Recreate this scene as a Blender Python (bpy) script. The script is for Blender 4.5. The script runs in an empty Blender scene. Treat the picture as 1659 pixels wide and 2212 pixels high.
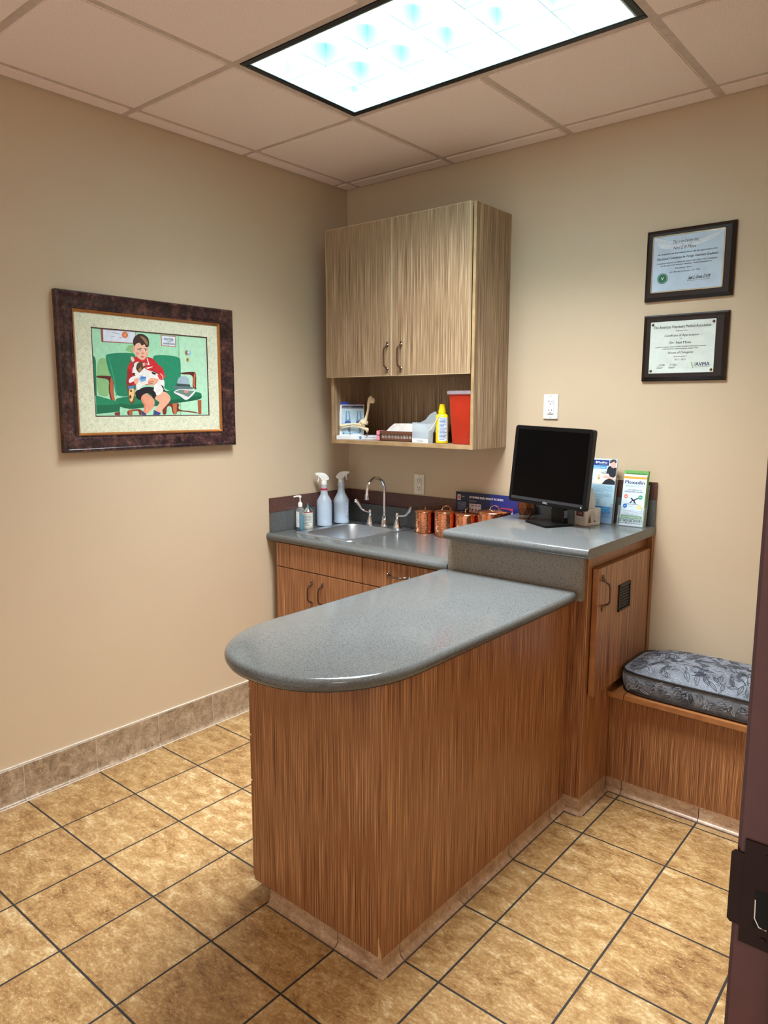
import bpy, bmesh, math, random
from mathutils import Vector, Matrix
import numpy as np
random.seed(7)
PI = math.pi
scene = bpy.context.scene
COL = scene.collection

# ------------------------------------------------------------------ camera
cam_d = bpy.data.cameras.new('camera')
cam = bpy.data.objects.new('camera', cam_d); COL.objects.link(cam)
YAW, PITCH, ROLL, FPX = -0.689886, -0.143410, 0.002884, 1562.46
cy, sy = math.cos(YAW), math.sin(YAW)
fw = Vector((sy*math.cos(PITCH), cy*math.cos(PITCH), math.sin(PITCH)))
rt = Vector((cy, -sy, 0)); upv = rt.cross(fw)
rt2 = rt*math.cos(ROLL) + upv*math.sin(ROLL)
up2 = -rt*math.sin(ROLL) + upv*math.cos(ROLL)
M = Matrix((rt2, up2, -fw)).transposed().to_4x4()
M.translation = Vector((2.82211, -3.03890, 1.55229))
cam.matrix_world = M
cam_d.sensor_fit = 'HORIZONTAL'; cam_d.sensor_width = 36.0
cam_d.lens = FPX/1659*36.0
cam_d.shift_x = -14.9/1659; cam_d.shift_y = -5.6/1659
cam_d.clip_start = 0.02
scene.camera = cam

# ------------------------------------------------------------------ light and exposure
scene.view_settings.view_transform = 'Standard'
scene.view_settings.look = 'None'
scene.view_settings.gamma = 1.0
scene.view_settings.use_curve_mapping = False
scene.view_settings.exposure = 0.0

world = bpy.data.worlds.new('world'); scene.world = world
world.use_nodes = True
bgn = world.node_tree.nodes['Background']
bgn.inputs[0].default_value = (1.0, 0.87, 0.77, 1)
bgn.inputs[1].default_value = 0.88

CEIL = 2.707
GX, GY, GT = 0.0982, -0.1098, 0.6096            # ceiling grid origin and pitch
def area(name, loc, sx, sy_, energy, color, spread=180, rot=(0, 0, 0)):
    l = bpy.data.lights.new(name, 'AREA'); l.shape = 'RECTANGLE'
    l.size = sx; l.size_y = sy_; l.energy = energy; l.color = color
    l.spread = math.radians(spread)
    o = bpy.data.objects.new(name, l); COL.objects.link(o)
    o.location = loc; o.rotation_euler = rot
    return o
FX0, FX1 = GX+GT, GX+3*GT                      # fixture bay
FY1, FY0 = GY-GT, GY-2*GT
area('troffer_tube_light', ((FX0+FX1)/2, (FY0+FY1)/2, CEIL+0.085), 1.12, 0.50, 92, (0.95, 0.975, 1.0), 114)
area('hallway_added_fill', (3.75, -3.0, 2.6), 0.6, 1.2, 34, (1.0, 0.86, 0.70), 180)  # unseen warm lamp, added beyond the doorway as fill

# ------------------------------------------------------------------ materials
def lin(c):
    r = []
    for v in c[:3]:
        v = v/255.0
        r.append(v/12.92 if v <= 0.04045 else ((v+0.055)/1.055)**2.4)
    return (r[0], r[1], r[2], 1.0)
class NT:
    def __init__(s, name):
        s.m = bpy.data.materials.new(name); s.m.use_nodes = True
        s.t = s.m.node_tree; s.n = s.t.nodes; s.l = s.t.links
        s.b = s.n['Principled BSDF']; s.out = s.n['Material Output']
    def node(s, kind, **kw):
        n = s.n.new(kind)
        for k, v in kw.items(): setattr(n, k, v)
        return n
    def link(s, a, b): s.l.new(a, b)
    def coord(s, scale=(1, 1, 1), loc=(0, 0, 0), rot=(0, 0, 0)):
        tc = s.node('ShaderNodeTexCoord'); mp = s.node('ShaderNodeMapping')
        mp.inputs['Scale'].default_value = scale; mp.inputs['Location'].default_value = loc
        mp.inputs['Rotation'].default_value = rot
        s.link(tc.outputs['Object'], mp.inputs[0]); return mp.outputs[0]
    def noise(s, vec, scale, detail=3, rough=0.5, dist=0.0):
        n = s.node('ShaderNodeTexNoise'); s.link(vec, n.inputs['Vector'])
        n.inputs['Scale'].default_value = scale; n.inputs['Detail'].default_value = detail
        n.inputs['Roughness'].default_value = rough; n.inputs['Distortion'].default_value = dist
        return n.outputs['Fac']
    def ramp(s, fac, stops, interp='LINEAR'):
        r = s.node('ShaderNodeValToRGB'); cr = r.color_ramp; cr.interpolation = interp
        while len(cr.elements) < len(stops): cr.elements.new(0.5)
        for e, (p, c) in zip(cr.elements, stops): e.position = p; e.color = lin(c)
        s.link(fac, r.inputs[0]); return r.outputs[0]
    def math(s, op, a, b=None, clamp=False):
        n = s.node('ShaderNodeMath', operation=op); n.use_clamp = clamp
        for i, v in enumerate((a, b)):
            if v is None: continue
            if isinstance(v, (int, float)): n.inputs[i].default_value = v
            else: s.link(v, n.inputs[i])
        return n.outputs[0]
    def mix(s, fac, a, b, mode='MIX'):
        n = s.node('ShaderNodeMix', data_type='RGBA', blend_type=mode)
        if isinstance(fac, (int, float)): n.inputs[0].default_value = fac
        else: s.link(fac, n.inputs[0])
        for i, v in ((6, a), (7, b)):
            if isinstance(v, tuple): n.inputs[i].default_value = lin(v)
            else: s.link(v, n.inputs[i])
        return n.outputs[2]
    def set(s, color=None, rough=None, metal=None, **kw):
        if color is not None:
            if isinstance(color, tuple): s.b.inputs['Base Color'].default_value = lin(color)
            else: s.link(color, s.b.inputs['Base Color'])
        if rough is not None:
            if isinstance(rough, (int, float)): s.b.inputs['Roughness'].default_value = rough
            else: s.link(rough, s.b.inputs['Roughness'])
        if metal is not None: s.b.inputs['Metallic'].default_value = metal
        for k, v in kw.items(): s.b.inputs[k.replace('_', ' ')].default_value = v
        return s
    def bump(s, h, strength=0.2, dist=0.002):
        n = s.node('ShaderNodeBump'); n.inputs['Strength'].default_value = strength
        n.inputs['Distance'].default_value = dist
        s.link(h, n.inputs['Height']); s.link(n.outputs[0], s.b.inputs['Normal'])

def simple(name, color, rough=0.5, metal=0.0, var=0.04, vscale=30, **kw):
    """a slightly mottled plain material (procedural)"""
    t = NT(name)
    f = t.noise(t.coord(), vscale, 2)
    k = tuple(max(0, int(c*(1-var))) for c in color); k2 = tuple(min(255, int(c*(1+var))) for c in color)
    t.set(t.ramp(f, [(0.3, k), (0.7, k2)]), rough, metal, **kw)
    return t.m
def laminate(name, dark, mid, light, rough=0.34, off=0.0):
    t = NT(name)
    v = t.coord((1, 1, 0.006), (off, off*1.7, 0))
    f1 = t.noise(v, 500, 2, 0.6)
    v2 = t.coord((1, 1, 0.008), (off+3.1, 1.3, 0))
    f2 = t.noise(v2, 150, 2, 0.5)
    v3 = t.coord((1, 1, 0.035), (off, 0, 0))
    f3 = t.noise(v3, 240, 3, 0.6)
    f = t.math('ADD', t.math('MULTIPLY', f1, 0.78), t.math('ADD', t.math('MULTIPLY', f2, 0.11), t.math('MULTIPLY', f3, 0.11)))
    c = t.ramp(f, [(0.385, dark), (0.46, mid), (0.53, mid), (0.61, light)])
    t.set(c, rough); t.bump(f, 0.08, 0.001)
    return t.m
M_WOOD = laminate('wood_laminate_orange_brown', (74, 38, 20), (145, 94, 58), (204, 154, 106))
M_WOODU = laminate('wood_laminate_light_greyed', (84, 62, 45), (146, 119, 91), (202, 176, 142), off=5.0)  # lower cabinets' laminate, greyed to carry the light on the wall cabinet
def edgewood(name, c1, c2):
    t = NT(name); f = t.noise(t.coord((0.06, 1, 0.06)), 300, 3)
    t.set(t.ramp(f, [(0.35, c1), (0.65, c2)]), 0.4); return t.m
M_EDGE = edgewood('wood_edge_band', (146, 94, 54), (170, 114, 68))
M_EDGEU = edgewood('wood_edge_band_pale', (152, 124, 88), (172, 143, 104))
M_EDGED = edgewood('door_edge_band_light', (206, 184, 146), (222, 202, 166))
def stone(name, base, dark, light, rough=0.16, sc=520):
    t = NT(name)
    f = t.noise(t.coord(), sc, 2, 0.6)
    f2 = t.noise(t.coord(loc=(3, 4, 5)), sc*0.5, 2, 0.5)
    c = t.ramp(f, [(0.33, dark), (0.42, base), (0.60, base), (0.70, light)])
    c = t.mix(t.math('MULTIPLY', t.math('GREATER_THAN', f2, 0.62), 0.6), c, dark)
    t.set(c, rough); return t.m
M_STONE = stone('speckled_grey_solid_surface', (92, 95, 95), (54, 51, 49), (122, 125, 124))
M_STONEW = stone('speckled_warm_grey_laminate', (136, 127, 116), (74, 65, 58), (166, 157, 145), 0.3, 420)
M_MAROON = stone('speckled_maroon_laminate', (92, 62, 54), (52, 34, 32), (150, 112, 98), 0.35, 230)

def wallmat(name, color):
    t = NT(name)
    f = t.noise(t.coord(), 180, 3, 0.6); g = t.noise(t.coord(), 2.2, 2)
    k = tuple(int(c*0.972) for c in color)
    t.set(t.mix(g, color, k), 0.55); t.bump(f, 0.10, 0.0015); return t.m
M_WALL = wallmat('tan_wall_paint', (205, 184, 155))
def ceilmat():
    t = NT('ceiling_tile_mineral_fibre')
    f = t.noise(t.coord(), 260, 4, 0.7)
    t.set(t.ramp(f, [(0.35, (222, 204, 196)), (0.55, (243, 226, 217))]), 0.9); t.bump(f, 0.25, 0.002); return t.m
M_CEIL = ceilmat()
M_TBAR = simple('ceiling_grid_painted_metal', (198, 180, 168), 0.55)

TP, TX, TY = 0.300515, 0.00035, -0.99456
def tilemat(name, cols, grout, axis_uv=True, rough=0.30, tintvar=0.35):
    t = NT(name)
    tc = t.node('ShaderNodeTexCoord'); sep = t.node('ShaderNodeSeparateXYZ'); t.link(tc.outputs['Object'], sep.inputs[0])
    u = t.math('DIVIDE', t.math('SUBTRACT', sep.outputs[0], TX), TP)
    v = t.math('DIVIDE', t.math('SUBTRACT', sep.outputs[1], TY), TP)
    def edge(a):
        fr = t.math('FRACT', t.math('ADD', a, 100.0))
        return t.math('MINIMUM', fr, t.math('SUBTRACT', 1.0, fr))
    e = t.math('MINIMUM', edge(u), edge(v)) if axis_uv else None
    iu = t.math('FLOOR', u); iv = t.math('FLOOR', v)
    cmb = t.node('ShaderNodeCombineXYZ'); t.link(iu, cmb.inputs[0]); t.link(iv, cmb.inputs[1])
    wn = t.node('ShaderNodeTexWhiteNoise'); t.link(cmb.outputs[0], wn.inputs[0])
    sc = t.node('ShaderNodeVectorMath', operation='SCALE'); sc.inputs['Scale'].default_value = 7.0
    t.link(wn.outputs['Color'], sc.inputs[0])
    ad = t.node('ShaderNodeVectorMath', operation='ADD'); t.link(tc.outputs['Object'], ad.inputs[0]); t.link(sc.outputs[0], ad.inputs[1])
    vec = ad.outputs[0]
    mpn = t.node('ShaderNodeMapping'); mpn.inputs['Scale'].default_value = (1.0, 1.7, 1.7); t.link(vec, mpn.inputs[0])
    big = t.noise(mpn.outputs[0], 14, 6, 0.68, 0.5)
    fine = t.noise(mpn.outputs[0], 75, 6, 0.8, 0.3)
    f = t.math('ADD', t.math('MULTIPLY', big, 0.55), t.math('MULTIPLY', fine, 0.45))
    f = t.math('ADD', f, t.math('MULTIPLY', t.math('SUBTRACT', wn.outputs['Value'], 0.5), 0.05))
    c = t.ramp(f, cols)
    fl = t.noise(mpn.outputs[0], 60, 3, 0.55, 1.6)
    fleck = t.math('MULTIPLY', t.math('LESS_THAN', t.math('ABSOLUTE', t.math('SUBTRACT', fl, 0.60)), 0.014), t.math('GREATER_THAN', fine, 0.53))
    c = t.mix(t.math('MULTIPLY', fleck, 0.55), c, (240, 224, 190))
    if axis_uv:
        g = t.math('LESS_THAN', e, 0.0108)
        c = t.mix(g, c, grout)
        t.set(c, t.math('ADD', t.math('MULTIPLY', g, 0.5), rough))
        h = t.math('SUBTRACT', t.math('MULTIPLY', fine, 0.25), t.math('MULTIPLY', g, 1.0))
        t.bump(h, 0.35, 0.002)
    else:
        t.set(c, rough); t.bump(fine, 0.15, 0.0015)
    return t.m
M_FLOOR = tilemat('gold_stone_floor_tile', [(0.36, (112, 78, 44)), (0.44, (150, 114, 70)), (0.52, (172, 138, 90)), (0.58, (190, 162, 116)), (0.66, (222, 204, 172))], (40, 38, 36))
M_BASE = tilemat('grey_brown_base_tile', [(0.36, (112, 92, 72)), (0.46, (150, 128, 102)), (0.55, (172, 150, 124)), (0.66, (200, 182, 158))], (200, 190, 175), False, 0.35)
M_COVE = tilemat('brown_cove_tile', [(0.36, (132, 100, 76)), (0.46, (162, 128, 98)), (0.55, (178, 146, 116)), (0.66, (204, 176, 146))], (80, 70, 60), False, 0.30)
M_GROUTW = simple('pale_joint', (206, 196, 182), 0.7)
M_GROUTD = simple('dark_joint', (66, 58, 52), 0.8)
M_MAROOND = simple('maroon_painted_metal', (88, 55, 55), 0.38)
M_STRIKE = simple('dark_bronze_metal', (44, 28, 26), 0.35, 0.6)
M_BLACKHOLE = simple('black_recess', (8, 8, 8), 0.9)

M_CHROME = simple('polished_chrome', (225, 225, 228), 0.07, 1.0, 0.01)
M_BRONZE = simple('antique_bronze_pull', (128, 110, 100), 0.22, 1.0, 0.05)
M_STEEL = None
def steel():
    t = NT('brushed_stainless_steel')
    f = t.noise(t.coord((1, 12, 12)), 60, 3)
    t.set(t.ramp(f, [(0.3, (178, 184, 190)), (0.7, (206, 212, 218))]), 0.40, 1.0); return t.m
M_STEEL = steel()
def copper():
    t = NT('hammered_copper')
    v = t.node('ShaderNodeTexVoronoi'); v.inputs['Scale'].default_value = 95
    t.link(t.coord(), v.inputs['Vector'])
    f = t.noise(t.coord(), 25, 2)
    t.set(t.ramp(f, [(0.3, (216, 138, 100)), (0.7, (236, 164, 126))]), 0.14, 1.0)
    t.bump(v.outputs['Distance'], 0.25, 0.002); return t.m
M_COPPER = copper()
M_COPPERS = simple('smooth_copper_rim', (226, 150, 112), 0.12, 1.0, 0.02)
M_BRASS = simple('brass_loop', (214, 186, 140), 0.18, 1.0, 0.03)
M_BLACKP = simple('black_plastic', (9, 10, 12), 0.35, 0, 0.06, Specular_IOR_Level=0.25)
M_SCREEN = simple('switched_off_screen', (3, 3, 4), 0.22, 0, 0.02, Specular_IOR_Level=0.12)
M_WHITEP = simple('white_plastic', (232, 232, 228), 0.3)
M_IVORY = simple('ivory_plate_plastic', (226, 222, 205), 0.32)
M_SLOT = simple('dark_slot', (25, 22, 20), 0.8)
M_WHITEC = simple('white_card', (228, 232, 236), 0.5)
M_BONE = simple('bone_resin', (226, 212, 176), 0.45, 0, 0.07)
M_REDP = simple('red_sharps_plastic', (190, 46, 20), 0.38, 0, 0.03, Transmission_Weight=0.0)
M_YELLOW = simple('yellow_plastic', (240, 204, 20), 0.3)
M_PINK = simple('pink_plastic', (238, 150, 176), 0.4)
M_BASKET = simple('brown_slotted_plastic', (104, 66, 48), 0.4)
M_PAPER = simple('white_paper', (226, 226, 224), 0.6)
def glassy(name, color, alpha, rough=0.08):
    t = NT(name)
    tr = t.node('ShaderNodeBsdfTransparent'); mx = t.node('ShaderNodeMixShader')
    tr.inputs[0].default_value = (1, 1, 1, 1)
    f = t.noise(t.coord(), 20, 1)
    k = tuple(int(c*0.97) for c in color)
    t.set(t.ramp(f, [(0.3, k), (0.7, color)]), rough)
    mx.inputs[0].default_value = alpha
    t.link(tr.outputs[0], mx.inputs[1]); t.link(t.b.outputs[0], mx.inputs[2]); t.link(mx.outputs[0], t.out.inputs[0])
    return t.m
M_ACRYL = glassy('clear_acrylic', (215, 228, 232), 0.14, 0.03)
M_ACRYLE = glassy('acrylic_edge', (150, 170, 176), 0.65, 0.1)
M_CUP = glassy('frosted_clear_plastic', (205, 218, 226), 0.36, 0.12)
M_BOTTLE = glassy('translucent_bottle_plastic', (214, 228, 242), 0.58, 0.28)
M_LIQ = simple('pale_blue_liquid', (172, 198, 224), 0.15)
M_CLEARB = glassy('clear_bottle_plastic', (225, 235, 238), 0.16, 0.05)
M_TEAL = simple('teal_hand_gel', (16, 112, 138), 0.1)
M_LID = glassy('cloudy_sharps_lid', (206, 190, 206), 0.82, 0.25)
M_TISSUE = simple('tissue_paper', (224, 224, 222), 0.8)
FLAT = {}
def flat(c, rough=0.5):
    k = (tuple(c), rough)
    if k not in FLAT: FLAT[k] = simple('print_%d_%d_%d' % tuple(c), tuple(c), rough, 0, 0.03, 60)
    return FLAT[k]
def emit(name, color, strength):
    t = NT(name); f = t.noise(t.coord(), 4, 1)
    t.set(t.ramp(f, [(0.3, color), (0.7, color)]), 0.5)
    t.b.inputs['Emission Color'].default_value = lin(color); t.b.inputs['Emission Strength'].default_value = strength
    return t.m

# ------------------------------------------------------------------ mesh helpers
def finish(bm, smooth=35):
    bmesh.ops.recalc_face_normals(bm, faces=bm.faces)
    me = bpy.data.meshes.new('mesh'); bm.to_mesh(me); bm.free()
    if smooth:
        me.polygons.foreach_set('use_smooth', [True]*len(me.polygons))
        me.set_sharp_from_angle(angle=math.radians(smooth))
    return me
def obj(name, bm, mats, parent=None, smooth=35, local=False):
    """one mesh object; world-space meshes are offset by the parent's position"""
    me = finish(bm, smooth) if isinstance(bm, bmesh.types.BMesh) else bm
    me.name = name
    for m in (mats if isinstance(mats, (list, tuple)) else [mats]): me.materials.append(m)
    o = bpy.data.objects.new(name, me); COL.objects.link(o)
    if parent is not None:
        o.parent = parent
        if not local and parent.type == 'EMPTY': o.location = -Vector(parent.location)
    return o
def thing(name, label, cat, loc=(0, 0, 0), rz=0.0, group=None):
    o = bpy.data.objects.new(name, None); COL.objects.link(o)
    o.empty_display_size = 0.05; o.location = loc; o.rotation_euler = (0, 0, rz)
    o['label'] = label; o['category'] = cat
    if group: o['group'] = group
    return o
def tag(o, label, cat, group=None):
    o['label'] = label; o['category'] = cat
    if group: o['group'] = group
    return o
def struct(o): o['kind'] = 'structure'; return o
def dup(root, loc=None, label=None, rz=None):
    r = root.copy(); COL.objects.link(r)
    if loc is not None: r.location = loc
    if rz is not None: r.rotation_euler = (0, 0, rz)
    if label: r['label'] = label
    for ch in list(root.children):
        c = ch.copy(); COL.objects.link(c); c.parent = r
        for g in ch.children:
            d = g.copy(); COL.objects.link(d); d.parent = c
    return r
def NB(): return bmesh.new()
def merge(bm, other, mi=0):
    base = [bm.verts.new(v.co) for v in other.verts]
    other.verts.index_update()
    for f in other.faces:
        try:
            nf = bm.faces.new([base[v.index] for v in f.verts]); nf.material_index = mi if mi else f.material_index
        except ValueError: pass
    other.free()
def box(bm, x0, x1, y0, y1, z0, z1, bev=0.0, seg=2, mi=0, mat=None):
    t = bmesh.new(); bmesh.ops.create_cube(t, size=1)
    for v in t.verts:
        v.co = Vector(((x0+x1)/2+v.co.x*(x1-x0), (y0+y1)/2+v.co.y*(y1-y0), (z0+z1)/2+v.co.z*(z1-z0)))
    if bev > 0: bmesh.ops.bevel(t, geom=t.edges[:]+t.verts[:], offset=bev, segments=seg, affect='EDGES', clamp_overlap=True)
    if mat is not None: t.transform(mat)
    merge(bm, t, mi)
def lathe(bm, prof, seg=32, c=(0, 0, 0), mi=0, mat=None, cap=True):
    t = bmesh.new(); rings = []
    for r, z in prof:
        if r < 1e-6: rings.append([t.verts.new((c[0], c[1], c[2]+z))])
        else: rings.append([t.verts.new((c[0]+r*math.cos(2*PI*i/seg), c[1]+r*math.sin(2*PI*i/seg), c[2]+z)) for i in range(seg)])
    for a, b in zip(rings, rings[1:]):
        for i in range(seg):
            j = (i+1) % seg
            q = ([a[0]] if len(a) == 1 else [a[i], a[j]]) + ([b[0]] if len(b) == 1 else [b[j], b[i]])
            if len(q) >= 3:
                try: t.faces.new(q)
                except ValueError: pass
    if cap:
        for rg in (rings[0], rings[-1]):
            if len(rg) > 2:
                try: t.faces.new(rg)
                except ValueError: pass
    if mat is not None: t.transform(mat)
    merge(bm, t, mi)
def tube(bm, pts, r, seg=12, mi=0, closed=False, mat=None, flat_=1.0):
    pts = [Vector(p) for p in pts]; n = len(pts)
    rr = r if isinstance(r, (list, tuple)) else [r]*n
    t = bmesh.new(); rings = []; up = None
    for i, p in enumerate(pts):
        if closed: d = pts[(i+1) % n]-pts[i-1]
        else: d = pts[min(i+1, n-1)]-pts[max(i-1, 0)]
        d.normalize()
        if up is None:
            up = Vector((0, 0, 1)) if abs(d.z) < 0.9 else Vector((1, 0, 0))
        a = (up-d*up.dot(d)).normalized(); b = d.cross(a); up = a
        rings.append([t.verts.new(p+(a*math.cos(2*PI*k/seg)*flat_+b*math.sin(2*PI*k/seg))*rr[i]) for k in range(seg)])
    m = n if closed else n-1
    for i in range(m):
        A, B = rings[i], rings[(i+1) % n]
        for k in range(seg): t.faces.new([A[k], A[(k+1) % seg], B[(k+1) % seg], B[k]])
    if not closed:
        t.faces.new(rings[0]); t.faces.new(rings[-1][::-1])
    if mat is not None: t.transform(mat)
    merge(bm, t, mi)
def smoothpath(pts, n=8):
    P = [Vector(p) for p in pts]; out = []
    for i in range(len(P)-1):
        p0 = P[max(i-1, 0)]; p1 = P[i]; p2 = P[i+1]; p3 = P[min(i+2, len(P)-1)]
        for k in range(n):
            t = k/n
            out.append(0.5*((2*p1)+(-p0+p2)*t+(2*p0-5*p1+4*p2-p3)*t*t+(-p0+3*p1-3*p2+p3)*t**3))
    out.append(P[-1]); return out
def prism(bm, poly, axis, a0, a1, mi=0, mat=None, bev=0.0):
    """poly: 2D points in the two remaining axes (x,y),(x,z) or (y,z)"""
    def P(u, v, w): return {'z': (u, v, w), 'y': (u, w, v), 'x': (w, u, v)}[axis]
    t = bmesh.new()
    A = [t.verts.new(P(u, v, a0)) for u, v in poly]; B = [t.verts.new(P(u, v, a1)) for u, v in poly]
    t.faces.new(A); t.faces.new(B[::-1]); n = len(poly)
    for i in range(n): t.faces.new([A[i], B[i], B[(i+1) % n], A[(i+1) % n]])
    if bev: bmesh.ops.bevel(t, geom=t.edges[:], offset=bev, segments=2, affect='EDGES', clamp_overlap=True)
    if mat is not None: t.transform(mat)
    merge(bm, t, mi)
def frame_mat(origin, right, up):
    r = Vector(right).normalized(); u = Vector(up); u = (u-r*u.dot(r)).normalized(); n = r.cross(u)
    m = Matrix((r, u, n)).transposed().to_4x4(); m.translation = Vector(origin); return m
def loft(bm, rings, close=True, caps=True, mi=0, mat=None):
    t = bmesh.new(); R = [[t.verts.new(p) for p in r] for r in rings]; n = len(R[0])
    for a, b in zip(R, R[1:]):
        for i in range(n if close else n-1):
            t.faces.new([a[i], a[(i+1) % n], b[(i+1) % n], b[i]])
    if caps: t.faces.new(R[0]); t.faces.new(R[-1][::-1])
    if mat is not None: t.transform(mat)
    merge(bm, t, mi)
def rrect(hw, hh, r, n=5, cx=0, cy_=0):
    out = []
    for sx, sy_, a0 in ((1, 1, 0), (-1, 1, PI/2), (-1, -1, PI), (1, -1, 1.5*PI)):
        for k in range(n+1):
            a = a0+k*PI/2/n
            out.append((cx+sx*(hw-r)+r*math.cos(a), cy_+sy_*(hh-r)+r*math.sin(a)))
    return out

TEXTCACHE = {}
def text_mesh(s, bold=0.0):
    key = (s, bold)
    if key in TEXTCACHE: return TEXTCACHE[key]
    cu = bpy.data.curves.new('t', 'FONT'); cu.body = s; cu.size = 1.0; cu.resolution_u = 2
    cu.dimensions = '2D'; cu.fill_mode = 'BOTH'; cu.offset = bold
    o = bpy.data.objects.new('t', cu); COL.objects.link(o)
    dg = bpy.context.evaluated_depsgraph_get()
    me = bpy.data.meshes.new_from_object(o.evaluated_get(dg))
    vs = [tuple(v.co)[:2] for v in me.vertices]; fs = [tuple(p.vertices) for p in me.polygons]
    bpy.data.objects.remove(o); bpy.data.curves.remove(cu); bpy.data.meshes.remove(me)
    TEXTCACHE[key] = (vs, fs); return vs, fs
class Decal:
    """flat printing lying on a surface: origin, right, up in world space"""
    def __init__(s, origin, right, up):
        s.m = frame_mat(origin, right, up); s.bm = bmesh.new(); s.mats = []
    def mi(s, c):
        m = c if isinstance(c, bpy.types.Material) else flat(c)
        if m not in s.mats: s.mats.append(m)
        return s.mats.index(m)
    def poly(s, c, pts, l=0.0003):
        k = s.mi(c); vs = [s.bm.verts.new(s.m @ Vector((u, v, l))) for u, v in pts]
        try: f = s.bm.faces.new(vs); f.material_index = k
        except ValueError: pass
    def rect(s, c, u0, v0, u1, v1, l=0.0003): s.poly(c, [(u0, v0), (u1, v0), (u1, v1), (u0, v1)], l)
    def circ(s, c, u, v, r, l=0.0003, n=24, ry=None):
        ry = ry or r; s.poly(c, [(u+r*math.cos(2*PI*i/n), v+ry*math.sin(2*PI*i/n)) for i in range(n)], l)
    def text(s, c, t, u, v, size, width=None, align='C', shear=0.0, l=0.0006, bold=0.0, skew=0.0):
        if bold > 0:            # heavier strokes: the same lettering laid three times, slightly shifted
            for q, e in ((-1, 0.0), (1, 0.00003)): s.text(c, t, u+q*bold*size*0.7, v, size, width, align, shear, l+e, 0.0, skew)
            l = l+0.00006
        vs, fs = text_mesh(t, 0.0)
        if not vs: return
        k = s.mi(c); x0 = min(a for a, b in vs); x1 = max(a for a, b in vs)
        sx = size if width is None else width/(x1-x0)
        off = -(x0+x1)/2 if align == 'C' else (-x0 if align == 'L' else -x1)
        V = [s.bm.verts.new(s.m @ Vector((u+(a+off)*sx+b*size*shear, v+b*size+skew*(a+off)*sx, l))) for a, b in vs]
        for f in fs:
            try: nf = s.bm.faces.new([V[i] for i in f]); nf.material_index = k
            except ValueError: pass
    def lines(s, c, u0, u1, v, n, dv, h=0.0006, l=0.0005):
        for i in range(n):
            e = u1 if i < n-1 else u0+(u1-u0)*0.6
            s.rect(c, u0, v-i*dv-h, e, v-i*dv, l)
    def build(s, name, parent, local=False):
        me = bpy.data.meshes.new(name); s.bm.normal_update(); s.bm.to_mesh(me); s.bm.free()
        return obj(name, me, s.mats, parent, local=local)

# ================================================================== the room
RX, RY = 2.664, -3.42                           # right wall plane, near wall plane
DY1, DY0, DZ = -2.30, -3.22, 2.16               # door opening
b = NB(); box(b, -0.12, RX+2.2, RY-0.12, 0.12, -0.10, 0.0); struct(obj('floor', b, M_FLOOR, smooth=0))
b = NB(); box(b, -0.12, 0.0, RY-0.12, 0.12, 0, CEIL+0.10); struct(obj('wall_left', b, M_WALL, smooth=0))
b = NB(); box(b, 0.0, RX+0.14, 0.0, 0.12, 0, CEIL+0.10); struct(obj('wall_back', b, M_WALL, smooth=0))
b = NB()
box(b, RX+0.006, RX+0.130, DY1+0.03, 0.0, 0, CEIL+0.10)
box(b, RX+0.006, RX+0.130, RY, DY0-0.03, 0, CEIL+0.10)
box(b, RX+0.006, RX+0.130, DY0-0.03, DY1+0.03, DZ+0.03, CEIL+0.10)
struct(obj('wall_right', b, M_WALL, smooth=0))

# door frame with strike plate
d = thing('door_1', 'maroon painted metal door frame with dark strike plate at the right edge', 'door frame', (RX, DY1, 0)); struct(d)
b = NB()
for y0, y1 in ((DY1, DY1+0.035), (DY0-0.035, DY0)): box(b, RX+0.001, RX+0.138, y0, y1, 0, DZ+0.035, 0.003)
box(b, RX+0.048, RX+0.100, DY1-0.016, DY1+0.01, 0, DZ, 0.002); box(b, RX+0.048, RX+0.100, DY0-0.01, DY0+0.016, 0, DZ, 0.002)
box(b, RX+0.001, RX+0.138, DY0-0.035, DY1+0.035, DZ, DZ+0.035, 0.003)
for y0, y1 in ((DY1+0.0, DY1+0.050), (DY0-0.050, DY0)):
    box(b, RX+0.000, RX+0.010, y0+0.001, y1, 0, DZ+0.05, 0.003); box(b, RX+0.130, RX+0.142, y0+0.001, y1, 0, DZ+0.05, 0.003)
obj('door_frame', b, M_MAROOND, d)
# strike plate : plate with a hole, made of four strips, and a lip bent into the room
b = NB(); yy0, yy1 = DY1-0.0022, DY1+0.001
px0, px1, pz0, pz1 = RX+0.008, RX+0.046, 1.016, 1.127
hx0, hx1, hz0, hz1 = RX+0.020, RX+0.040, 1.038, 1.078
box(b, px0, px1, yy0, yy1, pz0, hz0); box(b, px0, px1, yy0, yy1, hz1, pz1)
box(b, px0, hx0, yy0, yy1, hz0, hz1); box(b, hx1, px1, yy0, yy1, hz0, hz1)
prism(b, [(RX-0.004, 1.036), (RX-0.001, 1.033), (RX+0.0079, 1.033), (RX+0.0079, 1.111), (RX-0.001, 1.111), (RX-0.004, 1.108)], 'y', yy0, yy1)
sp = obj('strike_plate', b, M_STRIKE, d)
b = NB(); box(b, hx0, hx1, DY1-0.0024, DY1-0.0019, hz0, hz1); obj('latch_hole', b, M_BLACKHOLE, sp, 0)
for zc in (1.115, 1.026): b = NB(); lathe(b, [(0, 0), (0.0035, 0.0004), (0.0036, 0.0012), (0, 0.0012)], 16, mat=frame_mat((RX+0.030, DY1-0.0020, zc), (1, 0, 0), (0, 0, 1))); obj('screw', b, M_STRIKE, sp)
b = NB(); tube(b, [(hx0+0.001, DY1-0.003, hz1-0.010), (hx0+0.0015, DY1-0.003, hz0+0.010), (hx0+0.006, DY1-0.003, hz0+0.002), (hx0+0.013, DY1-0.003, hz0+0.0015)], 0.0009, 8)
obj('hole_rim', b, M_CHROME, sp)

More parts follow.
